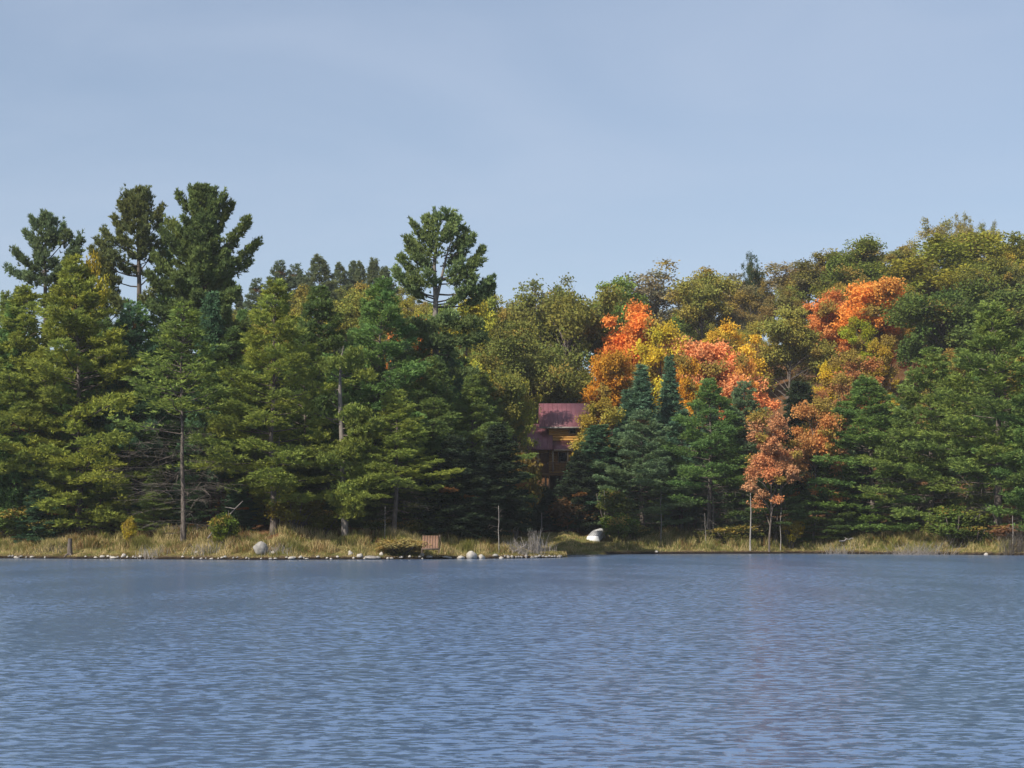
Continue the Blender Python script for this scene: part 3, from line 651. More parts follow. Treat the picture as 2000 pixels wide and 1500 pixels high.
skyline_pine('pine_tree', 'airy lone pine with forked trunk and umbrella crown standing free on the skyline', 139, 852,
    [([(850, 1040), (853, 800), (850, 640), (851, 585), (848, 520), (855, 450), (866, 418)], .36, .05), ([(851, 590), (862, 545), (872, 500), (885, 460)], .16, .04)],
    [(852, 585, 775, 530, .35, .6, 1.0), (852, 580, 768, 533, .55, -1.2, .8), (848, 560, 782, 500, .45, -.8, 1.1), (850, 520, 795, 480, .4, .6, 1.3), (852, 505, 800, 462, .45, 1.2, 1.2),
     (852, 480, 806, 440, .4, -.5, 1.2), (855, 455, 826, 425, .3, .3, 1.3), (860, 440, 848, 416, .2, 0, 1.4), (864, 430, 886, 418, .2, .3, 1.4), (862, 450, 897, 430, .35, -.4, 1.1),
     (870, 490, 915, 450, .5, .5, .9), (868, 505, 928, 468, .55, -.6, .9), (862, 545, 945, 490, .35, .5, 1.2), (862, 548, 946, 508, .6, -.7, .9), (866, 500, 905, 462, .5, 1.5, .9),
     (862, 548, 905, 515, .3, -1.6, 1.0), (855, 560, 835, 535, .2, -1.8, .9), (851, 590, 800, 560, .6, 1.5, .6), (855, 575, 962, 545, .7, .4, 1.3), (855, 590, 930, 548, .65, -1.0, 1.0),
     (853, 600, 905, 578, .3, -.7, .6), (850, 520, 848, 470, .3, -1.2, 1.0), (856, 470, 880, 440, .3, 1.2, 1.1), (853, 490, 830, 455, .4, 1.6, 1.0), (852, 470, 836, 440, .3, -1.0, 1.0),
     (852, 640, 775, 632, .25, -2.5, 1.5), (852, 630, 935, 640, .3, -2.6, 1.6), (852, 660, 945, 662, .3, -2.2, 1.5), (852, 650, 795, 660, .3, -3.2, 1.5), (852, 625, 885, 622, .2, -2.8, 1.5), (852, 640, 815, 636, .1, -3.0, 1.5), (852, 675, 850, 668, .05, -3.4, 1.6), (853, 600, 960, 560, .75, 1.5, 1.6), (853, 595, 915, 562, .6, 1.0, 1.2), (852, 690, 780, 700, .3, -2.2, 1.0), (852, 690, 905, 688, .8, -2.5, .4),
     (852, 720, 930, 730, .3, -2.0, 1.0), (852, 750, 790, 760, .3, -2, 1.0), (852, 790, 915, 800, .3, -2, 1.0),
     (858, 480, 880, 455, .3, -1.5, 1.2), (853, 530, 815, 505, .35, -1.5, 1.2), (860, 520, 900, 490, .4, 1.5, 1.2), (858, 470, 905, 440, .5, 1.0, 1.0), (853, 510, 790, 470, .6, -.3, 1.0), (862, 555, 925, 535, .4, -1.2, 1.2), (852, 560, 800, 545, .4, -1.6, 1.2), (860, 440, 872, 415, .2, -.6, 1.3), (853, 450, 838, 428, .2, -.6, 1.3)],
    101, (.16, .22, .085), 'lone skyline pine', dens=40, width=.24, clad=.6, bark='greybark')
skyline_pine('pine_tree', 'largest pine of the skyline with long dark arms reaching right', 141, 398,
    [([(398, 1040), (396, 700), (394, 520), (396, 430), (398, 372)], .42, .05)],
    [(396, 540, 502, 468, .45, .6, 1.1), (396, 520, 490, 430, .4, -.5, 1.1), (397, 545, 488, 508, .5, .4, .9), (396, 470, 452, 398, .4, .5, 1.1), (396, 450, 440, 380, .4, -.5, 1.1), (396, 440, 347, 378, .45, .5, 1.0),
     (396, 430, 418, 372, .3, 0, 1.2), (396, 420, 398, 366, .2, 0, 1.4), (396, 430, 375, 372, .3, -.3, 1.2), (396, 500, 330, 425, .3, .6, 1.4), (396, 520, 322, 450, .3, -.8, 1.4), (396, 560, 300, 500, .3, .5, 1.4),
     (396, 580, 290, 540, .3, -1.2, 1.4), (396, 600, 470, 570, .3, -1.2, 1.3), (396, 620, 300, 600, .3, -1.5, 1.3), (396, 560, 455, 520, .25, -1.6, 1.4), (396, 640, 490, 640, .3, -1.5, 1.2), (396, 590, 380, 560, .1, -2.6, 1.3),
     (396, 540, 400, 500, .1, -2.4, 1.4), (396, 500, 385, 460, .1, -2.2, 1.4), (396, 470, 410, 430, .1, -1.8, 1.4), (396, 660, 350, 660, .2, -2.4, 1.2), (396, 700, 460, 700, .2, -2.4, 1.2), (396, 690, 320, 690, .2, -2.0, 1.2)],
    102, (.13, .18, .062), 'largest skyline pine', core=(396, 740, 398, 378, 150, 4.2), hue0=.2)
skyline_pine('pine_tree', 'round-headed red pine with bare upper trunk, left of the largest skyline pine', 147, 270,
    [([(268, 1035), (270, 700), (272, 560), (270, 460), (270, 375)], .34, .05)],
    [(270, 430, 245, 375, .3, .3, 1.2), (270, 430, 290, 374, .3, -.3, 1.2), (270, 450, 316, 402, .5, .4, 1.2), (270, 445, 236, 400, .4, -.5, 1.3), (270, 470, 315, 425, .6, .6, .9), (270, 480, 222, 425, .5, .5, 1.2),
     (270, 500, 205, 452, .5, -.6, 1.2), (270, 520, 190, 470, .45, .5, 1.3), (270, 540, 180, 495, .4, -.6, 1.3), (270, 430, 270, 372, .2, 0, 1.4), (270, 440, 262, 400, .2, -1.2, 1.3), (270, 440, 284, 405, .2, -1.2, 1.3),
     (270, 560, 200, 530, .3, -1, 1.2), (270, 500, 240, 465, .3, -1.2, 1.0), (270, 520, 225, 500, .3, -1.6, 1.1), (272, 530, 305, 470, .8, .4, .4), (272, 560, 316, 500, .9, .2, .4), (270, 460, 298, 430, .3, -1, 1.1), (270, 600, 215, 580, .3, -1, 1.2), (270, 590, 300, 575, .3, -1, 1.0)],
    103, (.145, .175, .068), 'round-headed red pine', width=.34, core=(270, 560, 270, 382, 30, 2.3), hue0=.35)
skyline_pine('pine_tree', 'windswept pine with few long arms at the far left of the skyline', 150, 90,
    [([(90, 1035), (90, 700), (88, 540), (90, 425)], .33, .05)],
    [(88, 545, 15, 524, .3, .4, 1.0), (88, 530, 28, 490, .3, -.4, 1.2), (89, 490, 47, 450, .3, .3, 1.1), (89, 470, 64, 430, .3, -.3, 1.1), (90, 455, 84, 422, .2, .2, 1.3), (90, 455, 106, 424, .2, -.2, 1.3), (90, 480, 124, 440, .35, .3, 1.1),
     (89, 510, 136, 455, .5, -.3, 1.0), (89, 530, 157, 464, .45, .4, 1.0), (89, 545, 158, 490, .35, -.4, 1.3), (89, 500, 92, 460, .2, -1.3, 1.2), (89, 540, 95, 500, .2, -1.6, 1.2), (89, 560, 60, 540, .2, -1.6, 1.2), (89, 560, 125, 535, .2, -1.4, 1.2), (89, 580, 30, 570, .3, 0, 1.1)],
    104, (.13, .185, .09), 'windswept left pine', core=(89, 640, 90, 430, 30, 2.4))
# broken-topped shore pine
skyline_pine('pine_tree', 'shore pine with broken grey top, bare upper trunk and one-sided plumes', 125, 672,
    [([(674, 1046), (670, 900), (664, 780), (664, 735), (668, 690)], .27, .05), ([(667, 700), (671, 675)], .05, .02)],
    [(664, 738, 625, 708, .3, -.5, 1.2), (664, 735, 705, 722, 1, 0, 1), (664, 720, 650, 706, 1, .1, 1), (667, 735, 700, 690, .2, -1.2, 1.5), (664, 800, 640, 775, 1, 0, 1), (664, 785, 652, 755, 1, .2, 1), (664, 790, 690, 786, 1, -.2, 1),
     (665, 830, 630, 805, .85, -.2, .5), (665, 850, 740, 828, .25, -1.2, 1.5), (665, 838, 720, 812, .25, -1, 1.3), (667, 870, 720, 862, .25, -1.5, 1.5), (667, 860, 625, 850, .5, -.8, 1.2), (666, 880, 700, 876, .1, -2, 1.4),
     (668, 940, 730, 935, .2, -1.3, 1.4), (668, 945, 690, 955, .1, -1.8, 1.3), (668, 970, 655, 972, .1, -1.8, 1.2), (670, 960, 708, 968, .2, -1.6, 1.2), (666, 820, 590, 790, .6, .5, 1.2), (664, 760, 600, 745, .6, .8, 1), (668, 930, 630, 915, 1, -.3, 1), (668, 915, 640, 930, 1, -.5, 1), (668, 950, 610, 955, 1, -.4, 1), (668, 905, 600, 912, 1, .3, 1), (668, 900, 640, 895, .2, -2.2, 1.5), (668, 885, 690, 890, .1, -2.4, 1.5), (669, 1000, 700, 1000, .2, -1.8, 1.3), (668, 975, 700, 985, .1, -2.2, 1.3), (666, 815, 700, 800, .2, -1.6, 1.4), (664, 700, 660, 712, .1, -1.4, 1.4), (666, 725, 735, 735, .35, -.8, 1.3), (668, 910, 735, 905, .2, -1.2, 1.4)],
    105, PINE_Y, 'broken-topped pine', width=.3, bark='greybark')

# ------------------------------------------------------------------ shrubs
GSH = 'shore shrubs'
for key, px, top, Y, w, c, lab in (('shrubA', 437, 1002, 123, 50, (.12, .17, .03), 'fresh green bush on the bank right of the grey half-bare pine'),
    ('shrubA', 575, 965, 125.5, 90, (.14, .13, .025), 'tall yellow-green bush right of the dark trunk of the stacked pine'),
    ('shrubB', 625, 990, 127, 80, (.115, .12, .025), 'dull green bush between the stacked pine and the broken-topped pine'),
    ('shrubA', 30, 985, 131, 100, (.10, .16, .05), 'leafy green bush at the left end of the bank'),
    ('shrubB', 85, 1008, 130, 70, (.11, .15, .045), 'low green bush left of the orange earth bank'),
    ('shrubB', 253, 1008, 125.5, 26, (.30, .25, .03), 'small yellow bush lit on the orange needle slope'),
    ('shrubC', 1195, 955, 159, 60, (.09, .12, .035), 'tall thin bush right of the overturned boat'),
    ('shrubA', 1210, 1003, 157, 62, (.09, .14, .03), 'round green bush at the bow of the overturned boat'),
    ('shrubB', 1240, 1022, 158.5, 60, (.08, .1, .03), 'low bush at the foot of the flat-branched bluish pine'),
    ('shrubB', 1420, 1025, 160, 80, (.09, .1, .03), 'low olive bush below the full pine'),
    ('shrubA', 1470, 1020, 161, 90, (.085, .1, .03), 'spreading olive bush left of the coral maple trunk'),
    ('shrubA', 1868, 990, 151.3, 100, (.10, .14, .035), 'big round green bush on the right shore'),
    ('shrubB', 1905, 1020, 150.5, 75, (.06, .09, .028), 'dark low bush right of the big round green bush'),
    ('shrubC', 1985, 1022, 146.8, 75, (.18, .1, .06), 'reddish-brown twiggy bush at the right end of the shore'),
    ('shrubC', 1545, 1010, 159, 40, (.3, .24, .03), 'small bush with yellow leaves under the coral maples'),
    ('shrubB', 745, 1010, 127, 60, (.075, .1, .025), 'shaded bush at the foot of the small bright-tipped pine'),
    ('shrubB', 800, 1012, 127.5, 50, (.09, .1, .03), 'small shaded bush left of the wooden panel'),
    ('shrubB', 1000, 870, 158, 90, (.13, .1, .03), 'ochre bush in the shade left of the cabin deck'),
    ('shrubB', 1110, 970, 163, 90, (.10, .06, .03), 'russet undergrowth bush below the cabin deck'),
    ('shrubB', 786, 1050, 121.5, 90, (.33, .27, .12), 'straw-coloured low bush just left of the wooden panel')):
    tree(key, px, top, Y, w, c, lab, 'bush', GSH)

# ------------------------------------------------------------------ fill trees
CULL = set([24, 48, 106, 127, 151, 167, 107, 159, 165, 256, 279, 1, 11, 21, 22, 23, 32, 33, 34, 35, 37, 44, 46, 47, 49, 51, 53, 54, 91, 92, 102, 103, 108, 109, 112, 113, 115, 119, 120, 128, 129, 130, 140, 142, 143, 144, 145, 147, 149, 156, 157, 160, 161, 162, 163, 164, 166, 173, 174, 175, 176, 177, 178, 180, 181, 185, 191, 193, 195, 196, 197, 198, 199, 200, 201, 205, 209, 210, 211, 212, 213, 215, 217, 219, 226, 228, 229, 230, 231, 232, 234, 236, 238, 244, 247, 248, 250, 251, 252, 255, 257, 258, 264, 265, 266, 267, 268, 269, 270, 271, 272, 273, 274, 275, 276, 277, 278, 280, 282, 283, 285, 287, 288, 289, 290, 291])          # fill places wholly behind other trees in this view
FILL_ON = True
def fill():
    r = random.Random(99); idx = 0
    cols = dict(olive=OLIVE, bronze=(.175, .14, .055), green=(.12, .155, .045), dull=DOLIVE, ochre=(.26, .20, .05), evergreen=(.075, .115, .05), rust=(.27, .16, .06), brown=(.18, .14, .075))
    # conifers behind the left shore wall
    for Y in (133, 141, 149, 158, 168):
        n = int(0.36 * Y * 1.06 / 5.0)
        for i in range(n):
            X = -0.35 * Y + (i + r.uniform(.2, .8)) * 0.36 * Y / n; px = CX + X * F / Y
            h = r.uniform(14, 20) if px < 480 else r.uniform(12, 17.5); key = r.choice(['pineA', 'pineC', 'spruceA', 'spruceB', 'pineE', 'pineF'])
            c, cw = r.choice([(PINE_D, 'deep green'), (SPR, 'blackish green'), (PINE, 'mid-green'), (PINE_G, 'fresh green')])
            idx += 1
            if 930 < px < 1160: continue
            top = HZ - (gz(X, Y) + h - CAMZ) * F / Y
            sky = np.interp(px, [0, 180, 320, 480, 620, 780, 1000], [560, 560, 560, 575, 560, 585, 640])
            if top < sky: top = sky + r.uniform(0, 40)
            rj = random.Random(idx); rz = rj.uniform(0, 6.28)
            if idx in CULL: continue
            tree(key, px, top, Y, None, c, None, 'pine' if key[0] == 'p' else 'spruce', 'evergreens deep in the left wood', rz=rz, fid=idx, words=(cw, 'pine' if key[0] == 'p' else 'spruce', 'in the left wood'))
    # young conifers under the shore wall
    for (xa, xb, Ya, n) in ((-40, -4, 130, 13), (10, 50, 163, 11)):
        for i in range(n):
            X = xa + (i + r.uniform(.1, .9)) * (xb - xa) / n; Y = Ya + r.uniform(-1.5, 3); 
            if xa > 0: Y = float(shore(X)) + 14 + r.uniform(-2, 3)
            px = CX + X * F / Y; h = r.uniform(3.5, 6.5); idx += 1
            c, cw = r.choice([(PINE_D, 'deep green'), (SPR, 'blackish green'), (PINE, 'mid-green')]); key = r.choice(['pineC', 'pineA', 'spruceA'])
            rj = random.Random(idx); rz = rj.uniform(0, 6.28)
            if idx in CULL: continue
            kd = 'pine' if key[0] == 'p' else 'spruce'
            tree(key, px, HZ - (gz(X, Y) + h - CAMZ) * F / Y, Y, h * .62 * F / Y, c, None, kd, 'young evergreens under the tall shore pines', rz=rz, fid=idx, words=('young ' + cw, kd, 'near the ground'))
    # conifers behind the right shore wall
    for Y in (166, 174, 183):
        for i in range(11):
            X = 9 + (i + r.uniform(.2, .8)) * (0.31 * Y - 7) / 11; px = CX + X * F / Y
            h = r.uniform(9, 13); key = r.choice(['pineC', 'spruceA', 'spruceB', 'pineE', 'pineF'])
            c, cw = r.choice([(PINE_D, 'deep green'), (SPR_B, 'blue-green'), (PINE_B, 'grey-green'), (PINE_G, 'fresh green')])
            idx += 1
            top = HZ - (gz(X, Y) + h - CAMZ) * F / Y
            lim = np.interp(px, [1150, 1300, 1480, 1640, 1700, 1800, 2000], [830, 770, 770, 800, 760, 700, 640])
            if top < lim: top = lim + r.uniform(0, 50)
            if 1440 < px < 1620 and Y < 170: continue
            rj = random.Random(idx); rz = rj.uniform(0, 6.28)
            if idx in CULL: continue
            tree(key, px, top, Y, None, c, None, 'pine' if key[0] == 'p' else 'spruce', 'evergreens behind the right shore', rz=rz, fid=idx, words=(cw, 'pine' if key[0] == 'p' else 'spruce', 'behind the right shore'))
    # hillside broadleaf trees
    for Y in (186, 195, 205, 215, 226, 237, 248, 259, 270, 279):
        x0, x1 = -0.18 * Y, 0.345 * Y; n = int((x1 - x0) / 6.6)
        for i in range(n):
            X = x0 + (i + r.uniform(.15, .85)) * (x1 - x0) / n; px = CX + X * F / Y; h = r.uniform(11, 14.5)
            idx += 1
            if px < 1000: cw = r.choice(['olive', 'green', 'dull', 'ochre', 'olive'])
            elif px < 1200: cw = r.choice(['dull', 'dull', 'olive', 'bronze', 'green'])
            elif px < 1600: cw = r.choice(['olive', 'olive', 'brown', 'bronze', 'ochre', 'green', 'rust'])
            else: cw = r.choice(['olive', 'green', 'green', 'dull', 'ochre', 'bronze'])
            thin = r.random() < (.4 if 1250 < px < 1600 else .15) and cw in ('brown', 'bronze', 'olive')
            key = r.choice(['thinA', 'thinB']) if thin else r.choice(['leafA', 'leafB', 'leafC', 'leafD', 'leafE'])
            con = px < 770 and r.random() < .55
            if con: key = r.choice(['spruceD', 'pineC', 'spruceA']); cw = 'evergreen'; thin = False
            top = HZ - (gz(X, Y) + h - CAMZ) * F / Y
            lim = np.interp(px, [400, 760, 880, 960, 1000, 1050, 1130, 1250, 1400, 1540, 1600, 1690, 1760, 1860, 2000], [542, 545, 595, 570, 585, 562, 553, 530, 530, 512, 498, 485, 490, 465, 465])
            if top < lim: top = lim + r.uniform(0, 25)
            # keep the bright maples in view: nothing taller right in front of them
            blocked = False
            for tr in TREES:
                if tr['o'].get('group') == GM and tr['Y'] > Y and abs(tr['px'] - px) < tr['w'] * .5 + 68 and top < tr['top'] + 115: blocked = True
            if blocked: top = max(top, top + 0); 
            if blocked: continue
            if wz(top, Y) - gz(X, Y) < 6: continue
            rj = random.Random(idx); rz = rj.uniform(0, 6.28)
            if idx in CULL: continue
            tree(key, px, top, Y, None, tuple(v * rj.uniform(.85, 1.15) for v in cols[cw]), None, 'tree' if not con else 'evergreen', 'broadleaf trees on the hillside' if not con else 'evergreens on the left hillside', rz=rz, fid=idx, words=({'evergreen': 'mid-green', 'olive': 'olive', 'bronze': 'bronze', 'green': 'green', 'dull': 'dark olive', 'ochre': 'ochre', 'rust': 'rusty', 'brown': 'brownish'}[cw] + (' thin-leaved' if thin else ''), 'broadleaf tree' if not con else 'evergreen', 'on the hillside'))
if FILL_ON: fill()
for k, r in list(PROTO.items()):
    if k not in USED:
        for c in list(r.children): bpy.data.objects.remove(c)
        bpy.data.objects.remove(r)
    else:
        pass

# ------------------------------------------------------------------ cabin
def cabin():
    Y0 = 172.0
    root = empty('log_cabin', (wx(1090, Y0), Y0, gz(wx(1090, Y0), Y0)))
    tag(root, 'two-storey log cabin with maroon roofs, yellow log wall and raised deck among the trees', 'cabin')
    ox, oy, oz = root.location
    log = noise_mat('yellow_logs', (.36, .18, .04), (.50, .265, .06), 3, .6, (1, 1, 6), .3)
    t = log.node_tree
    roofm = noise_mat('maroon_metal_roof', (.135, .047, .057), (.19, .073, .085), 1.2, .55, (1, 1, 1), .4)
    trim = noise_mat('cabin_trim', (.30, .22, .14), (.42, .32, .22), 3, .6)
    dark = noise_mat('deck_wood', (.13, .065, .03), (.2, .105, .05), 3, .7, (1, 1, 4))
    m, tt, o = new_mat('window_glass'); p = tt.nodes.new('ShaderNodeBsdfPrincipled'); p.inputs['Base Color'].default_value = (.01, .012, .015, 1); p.inputs['Roughness'].default_value = .05; tt.links.new(p.outputs[0], o.inputs['Surface'])
    def l(x, y, z): return np.array([x - ox, y - oy, z - oz])
    XL, XR = wx(1072, Y0), wx(1140, Y0); YB = Y0 + 7
    ze, zr = wz(829, Y0), wz(788, Y0 + 3.5); zd = wz(923, Y0 - 2.8)
    # log walls: stacked courses
    g = Geo(); zz = zd
    while zz + .3 < ze:
        cz = zz + .13
        for (a, b) in (((XL, Y0), (XR, Y0)), ((XL, YB), (XR, YB)), ((XL, Y0), (XL, YB)), ((XR, Y0), (XR, YB))):
            g.tube([l(a[0], a[1], cz), l((a[0] + b[0]) / 2, (a[1] + b[1]) / 2, cz), l(b[0], b[1], cz)], .15, 8)
        zz += .26
    g.build('wall', log, root, True)
    # ground storey under the deck
    zg = min(gz(XL, Y0), gz(XR, Y0)) - .3
    b = Geo(); b.box(l((XL + XR) / 2, Y0 + 3.5, (zg + zd) / 2 - .05), (XR - XL - .3, 6.8, zd - zg - .1)); b.build('basement_wall', noise_mat('basement_boards', (.035, .024, .018), (.07, .048, .034), 3, .9), root)  # shade under the deck put into the near-black board colour
    # upper gable roof, ridge across the view
    r = Geo(); ov = .75; xa, xb = XL - 1.0, XR + .7; ym = Y0 + 3.5; se = (zr - ze) / 3.5
    r.slab([l(xa, Y0 - ov, ze - se * ov + .25), l(xb, Y0 - ov, ze - se * ov + .25), l(xb, ym, zr), l(xa, ym, zr)], .12)
    r.slab([l(xb, YB + ov, ze - se * ov + .25), l(xa, YB + ov, ze - se * ov + .25), l(xa, ym, zr + .003), l(xb, ym, zr + .003)], .12)
    n = int((xb - xa) / .45)
    for i in range(n + 1):
        x = xa + (xb - xa) * i / n; e1 = l(x, Y0 - ov, ze - se * ov + .27); e2 = l(x, ym, zr + .02)
        r.tube([e1, (e1 + e2) / 2, e2], .02, 4)
    ro = r.build('roof', roofm, root)
    f = Geo(); f.box(l((xa + xb) / 2, Y0 - ov - .025, ze - se * ov + .15), (xb - xa, .04, .16)); f.build('fascia', M['birch'], ro)
    # gable triangles
    gg = Geo()
    for x in (XL, XR): gg.hexa(np.array([l(x - .1, Y0, ze - .3), l(x + .1, Y0, ze - .3), l(x + .1, YB, ze - .3), l(x - .1, YB, ze - .3), l(x - .1, ym - .1, zr - .5), l(x + .1, ym - .1, zr - .5), l(x + .1, ym + .1, zr - .5), l(x - .1, ym + .1, zr - .5)]))
    gg.build('gable', log, root)
    # left wing roof, higher plane than the right porch roof
    w = Geo(); xa2, xb2 = wx(1022, 170), wx(1080, 170); ya, yb = Y0 - 3.4, Y0 + 2.5
    z1, z2 = wz(877, ya), wz(828, yb)
    w.slab([l(xa2, ya, z1), l(xb2, ya, z1), l(xb2, yb, z2), l(xa2, yb, z2)], .14)
    n = 6
    for i in range(n + 1):
        x = xa2 + .03 + (xb2 - xa2 - .06) * i / n; e1 = l(x, ya, z1 + .02); e2 = l(x, yb, z2 + .02); w.tube([e1, (e1 + e2) / 2, e2], .02, 4)
    w.build('wing_roof', roofm, root)
    s = Geo(); xc = wx(1124, 170); y3 = Y0 - 2.9
    z3, z4 = wz(878, y3), wz(861, Y0 - .1)
    s.slab([l(xb2 + .02, y3, z3), l(xc, y3, z3), l(xc - .5, Y0 - .1, z4), l(xb2 + .02, Y0 - .1, z4)], .12)
    po = s.build('porch_roof', roofm, root)
    f = Geo(); f.box(l((xb2 + xc) / 2 + .02, y3 - .03, z3 - .07), (xc - xb2 - .06, .04, .15)); f.build('fascia', trim, po)
    # wing wall under the left roof
    wl = Geo(); zz = zd
    while zz < wz(862, Y0): 
        wl.tube([l(xa2 + .5, Y0 - .02, zz + .13), l((xa2 + XL) / 2, Y0 - .02, zz + .13), l(XL - .1, Y0 - .02, zz + .13)], .14, 8); zz += .26
    wl.build('wing_wall', log, root, True)
    # door and windows
    d = Geo(); d.box(l(wx(1063, Y0), Y0 - .22, zd + 1.05), (.95, .08, 2.1)); do = d.build('door', dark, root)
    h = Geo(); h.box(l(wx(1063, Y0) + .35, Y0 - .29, zd + 1.0), (.06, .06, .16)); h.build('handle', M['greyrock'], do)
    for (px, py, ww, hh) in ((1100, 893, 1.0, 1.0), (1118, 842, .7, .6)):
        fr = Geo(); cx, cz2 = wx(px, Y0), wz(py, Y0)
        for dx, dz, sx, sz in ((-ww / 2, 0, .09, hh + .09), (ww / 2, 0, .09, hh + .09), (0, -hh / 2, ww - .09, .09), (0, hh / 2, ww - .09, .09)): fr.box(l(cx + dx, Y0 - .2, cz2 + dz), (sx, .12, sz))
        fo = fr.build('window', trim, root)
        pn = Geo(); pn.box(l(cx, Y0 - .19, cz2), (ww - .1, .03, hh - .1)); pn.build('pane', m, fo)
    # deck, railing, posts
    xd0, xd1, yd = wx(1032, 169), wx(1128, 169), Y0 - 2.9
    k = Geo()
    nb = 18
    for i in range(nb): k.box(l((xd0 + xd1) / 2, yd + (i + .5) * 2.75 / nb, zd - .05), (xd1 - xd0, 2.75 / nb - .012, .06))
    k.box(l((xd0 + xd1) / 2, yd + .05, zd - .21), (xd1 - xd0, .06, .24)); k.build('deck', dark, root)
    rl = Geo(); rl.box(l((xd0 + xd1) / 2, yd + .1, zd + 1.0), (xd1 - xd0, .09, .07)); rl.box(l((xd0 + xd1) / 2, yd + .1, zd + .15), (xd1 - xd0, .06, .06))
    nbal = 34
    for i in range(nbal + 1): rl.box(l(xd0 + .03 + (xd1 - xd0 - .06) * i / nbal, yd + .1, zd + .57), (.05, .04, .78))
    rl.build('railing', dark, root)
    for px in (1051, 1080, 1109):
        pg = Geo(); x = wx(px, yd); pg.box(l(x, yd + .2, (zd + .004 + z3 - .12) / 2), (.16, .1, z3 - .12 - zd - .1)); pg.build('roof_post', trim, root)
    for px in (1034, 1066, 1096, 1126):
        pg = Geo(); x = wx(px, yd); zb = gz(x, yd) - .3; pg.box(l(x, yd + .25, (zb + zd - .1) / 2), (.2, .2, zd - .12 - zb)); pg.build('deck_post', M['bark'], root)
cabin()

# ------------------------------------------------------------------ overturned boat
def boat():
    X, Y = wx(1158, 156.5), 156.5
    root = empty('rowing_boat', (X, Y, gz(X, Y) + .02))
    tag(root, 'white rowing boat lying overturned on the grassy landing below the cabin', 'boat')
    white = noise_mat('white_boat_paint', (.55, .55, .53), (.74, .74, .72), 2.5, .5, (1, .4, 1), .4)
    hullm = noise_mat('shaded_hull_paint', (.36, .36, .36), (.52, .52, .51), 2.5, .5, (6, .3, 1), .4)  # same paint as the transom, toned down so the transom looks sunlit
    grey = noise_mat('grey_boat_side', (.34, .33, .32), (.5, .49, .47), 3, .6)  # greyer tone for bow and gunwales
    Ln = 4.2; n = 15
    slope = (gz(X + .9, Y + 4) - gz(X, Y)) / Ln
    yaw = -0.235; pitch = slope + .03
    def place(P):
        P = np.asarray(P, float); x, y, z = P[:, 0], P[:, 1], P[:, 2]; c, s = math.cos(yaw), math.sin(yaw)
        z = z + y * pitch
        return np.stack([x * c - y * s, x * s + y * c, z], 1)
    g = Geo(); prof = [(-1, 0), (-.985, .1), (-.93, .34), (-.88, .44), (-.4, .49), (.4, .49), (.88, .44), (.93, .34), (.985, .1), (1, 0)]
    V = []
    for layer in (0, 1):
        for i in range(n):
            t = i / (n - 1); hw = .62 * (1 - .55 * max(0, t - .45) ** 2 / .3) - layer * .025; hh = 1.0 - .25 * max(0, t - .7) / .3
            for (a, b) in prof: V.append((a * hw, t * Ln, max(0, b * hh - layer * .02)))
    m = len(prof); q = []
    for ly in (0, 1):
        for i in range(n - 1):
            for j in range(m - 1):
                b = ly * n * m + i * m + j; f = (b, b + 1, b + m + 1, b + m); q.append(f if ly == 0 else f[::-1])
    for i in range(n - 1):
        for j in (0, m - 1):
            b = i * m + j; q.append((b, b + m, n * m + b + m, n * m + b))
    g.add(place(V), q); hull = g.build('hull', hullm, root)
    k = Geo()
    for a in (-.42, -.21, 0, .21, .42):
        k.tube(place([(a * (1 - .2 * t), t * (Ln - .5) + .08, .487) for t in (0, .35, .7)]), .022, 4)
    k.build('keel_strip', M['greyrock'], hull)
    # transom with its two humps (the motor well), bow board and gunwale rails
    t = Geo(); P = []
    for yy in (-.05, -.012):
        for (a, b) in ((-.62, -.06), (-.615, .1), (-.58, .34), (-.55, .45), (-.25, .5), (.25, .5), (.55, .45), (.58, .34), (.615, .1), (.62, -.06)): P.append((a, yy, b))
    f = [(0, 1, 8, 9), (1, 2, 7, 8), (2, 3, 6, 7), (3, 4, 5, 6)]; f += [tuple(k + 10 for k in x[::-1]) for x in f]
    for j in range(10): jj = (j + 1) % 10; f.append((j, j + 10, jj + 10, jj))
    t.add(place(P), f); t.build('transom', white, root)
    b = Geo(); hw = .62 * (1 - .55 * .55 ** 2 / .3); b.add(place([(-hw, Ln + .002, 0), (hw, Ln + .002, 0), (hw * .66, Ln + .002, .36), (-hw * .66, Ln + .002, .36), (-hw, Ln + .03, 0), (hw, Ln + .03, 0), (hw * .66, Ln + .03, .36), (-hw * .66, Ln + .03, .36)]), [(0, 1, 2, 3), (7, 6, 5, 4), (0, 4, 5, 1), (1, 5, 6, 2), (2, 6, 7, 3), (3, 7, 4, 0)]); b.build('bow', grey, root)
    for s in (-1, 1):
        r = Geo(); r.tube(place([(s * (.62 * (1 - .55 * max(0, u - .45) ** 2 / .3) + .02), u * Ln, .03) for u in np.linspace(0, 1, 8)]), .03, 6); r.build('gunwale', grey, root)
boat()

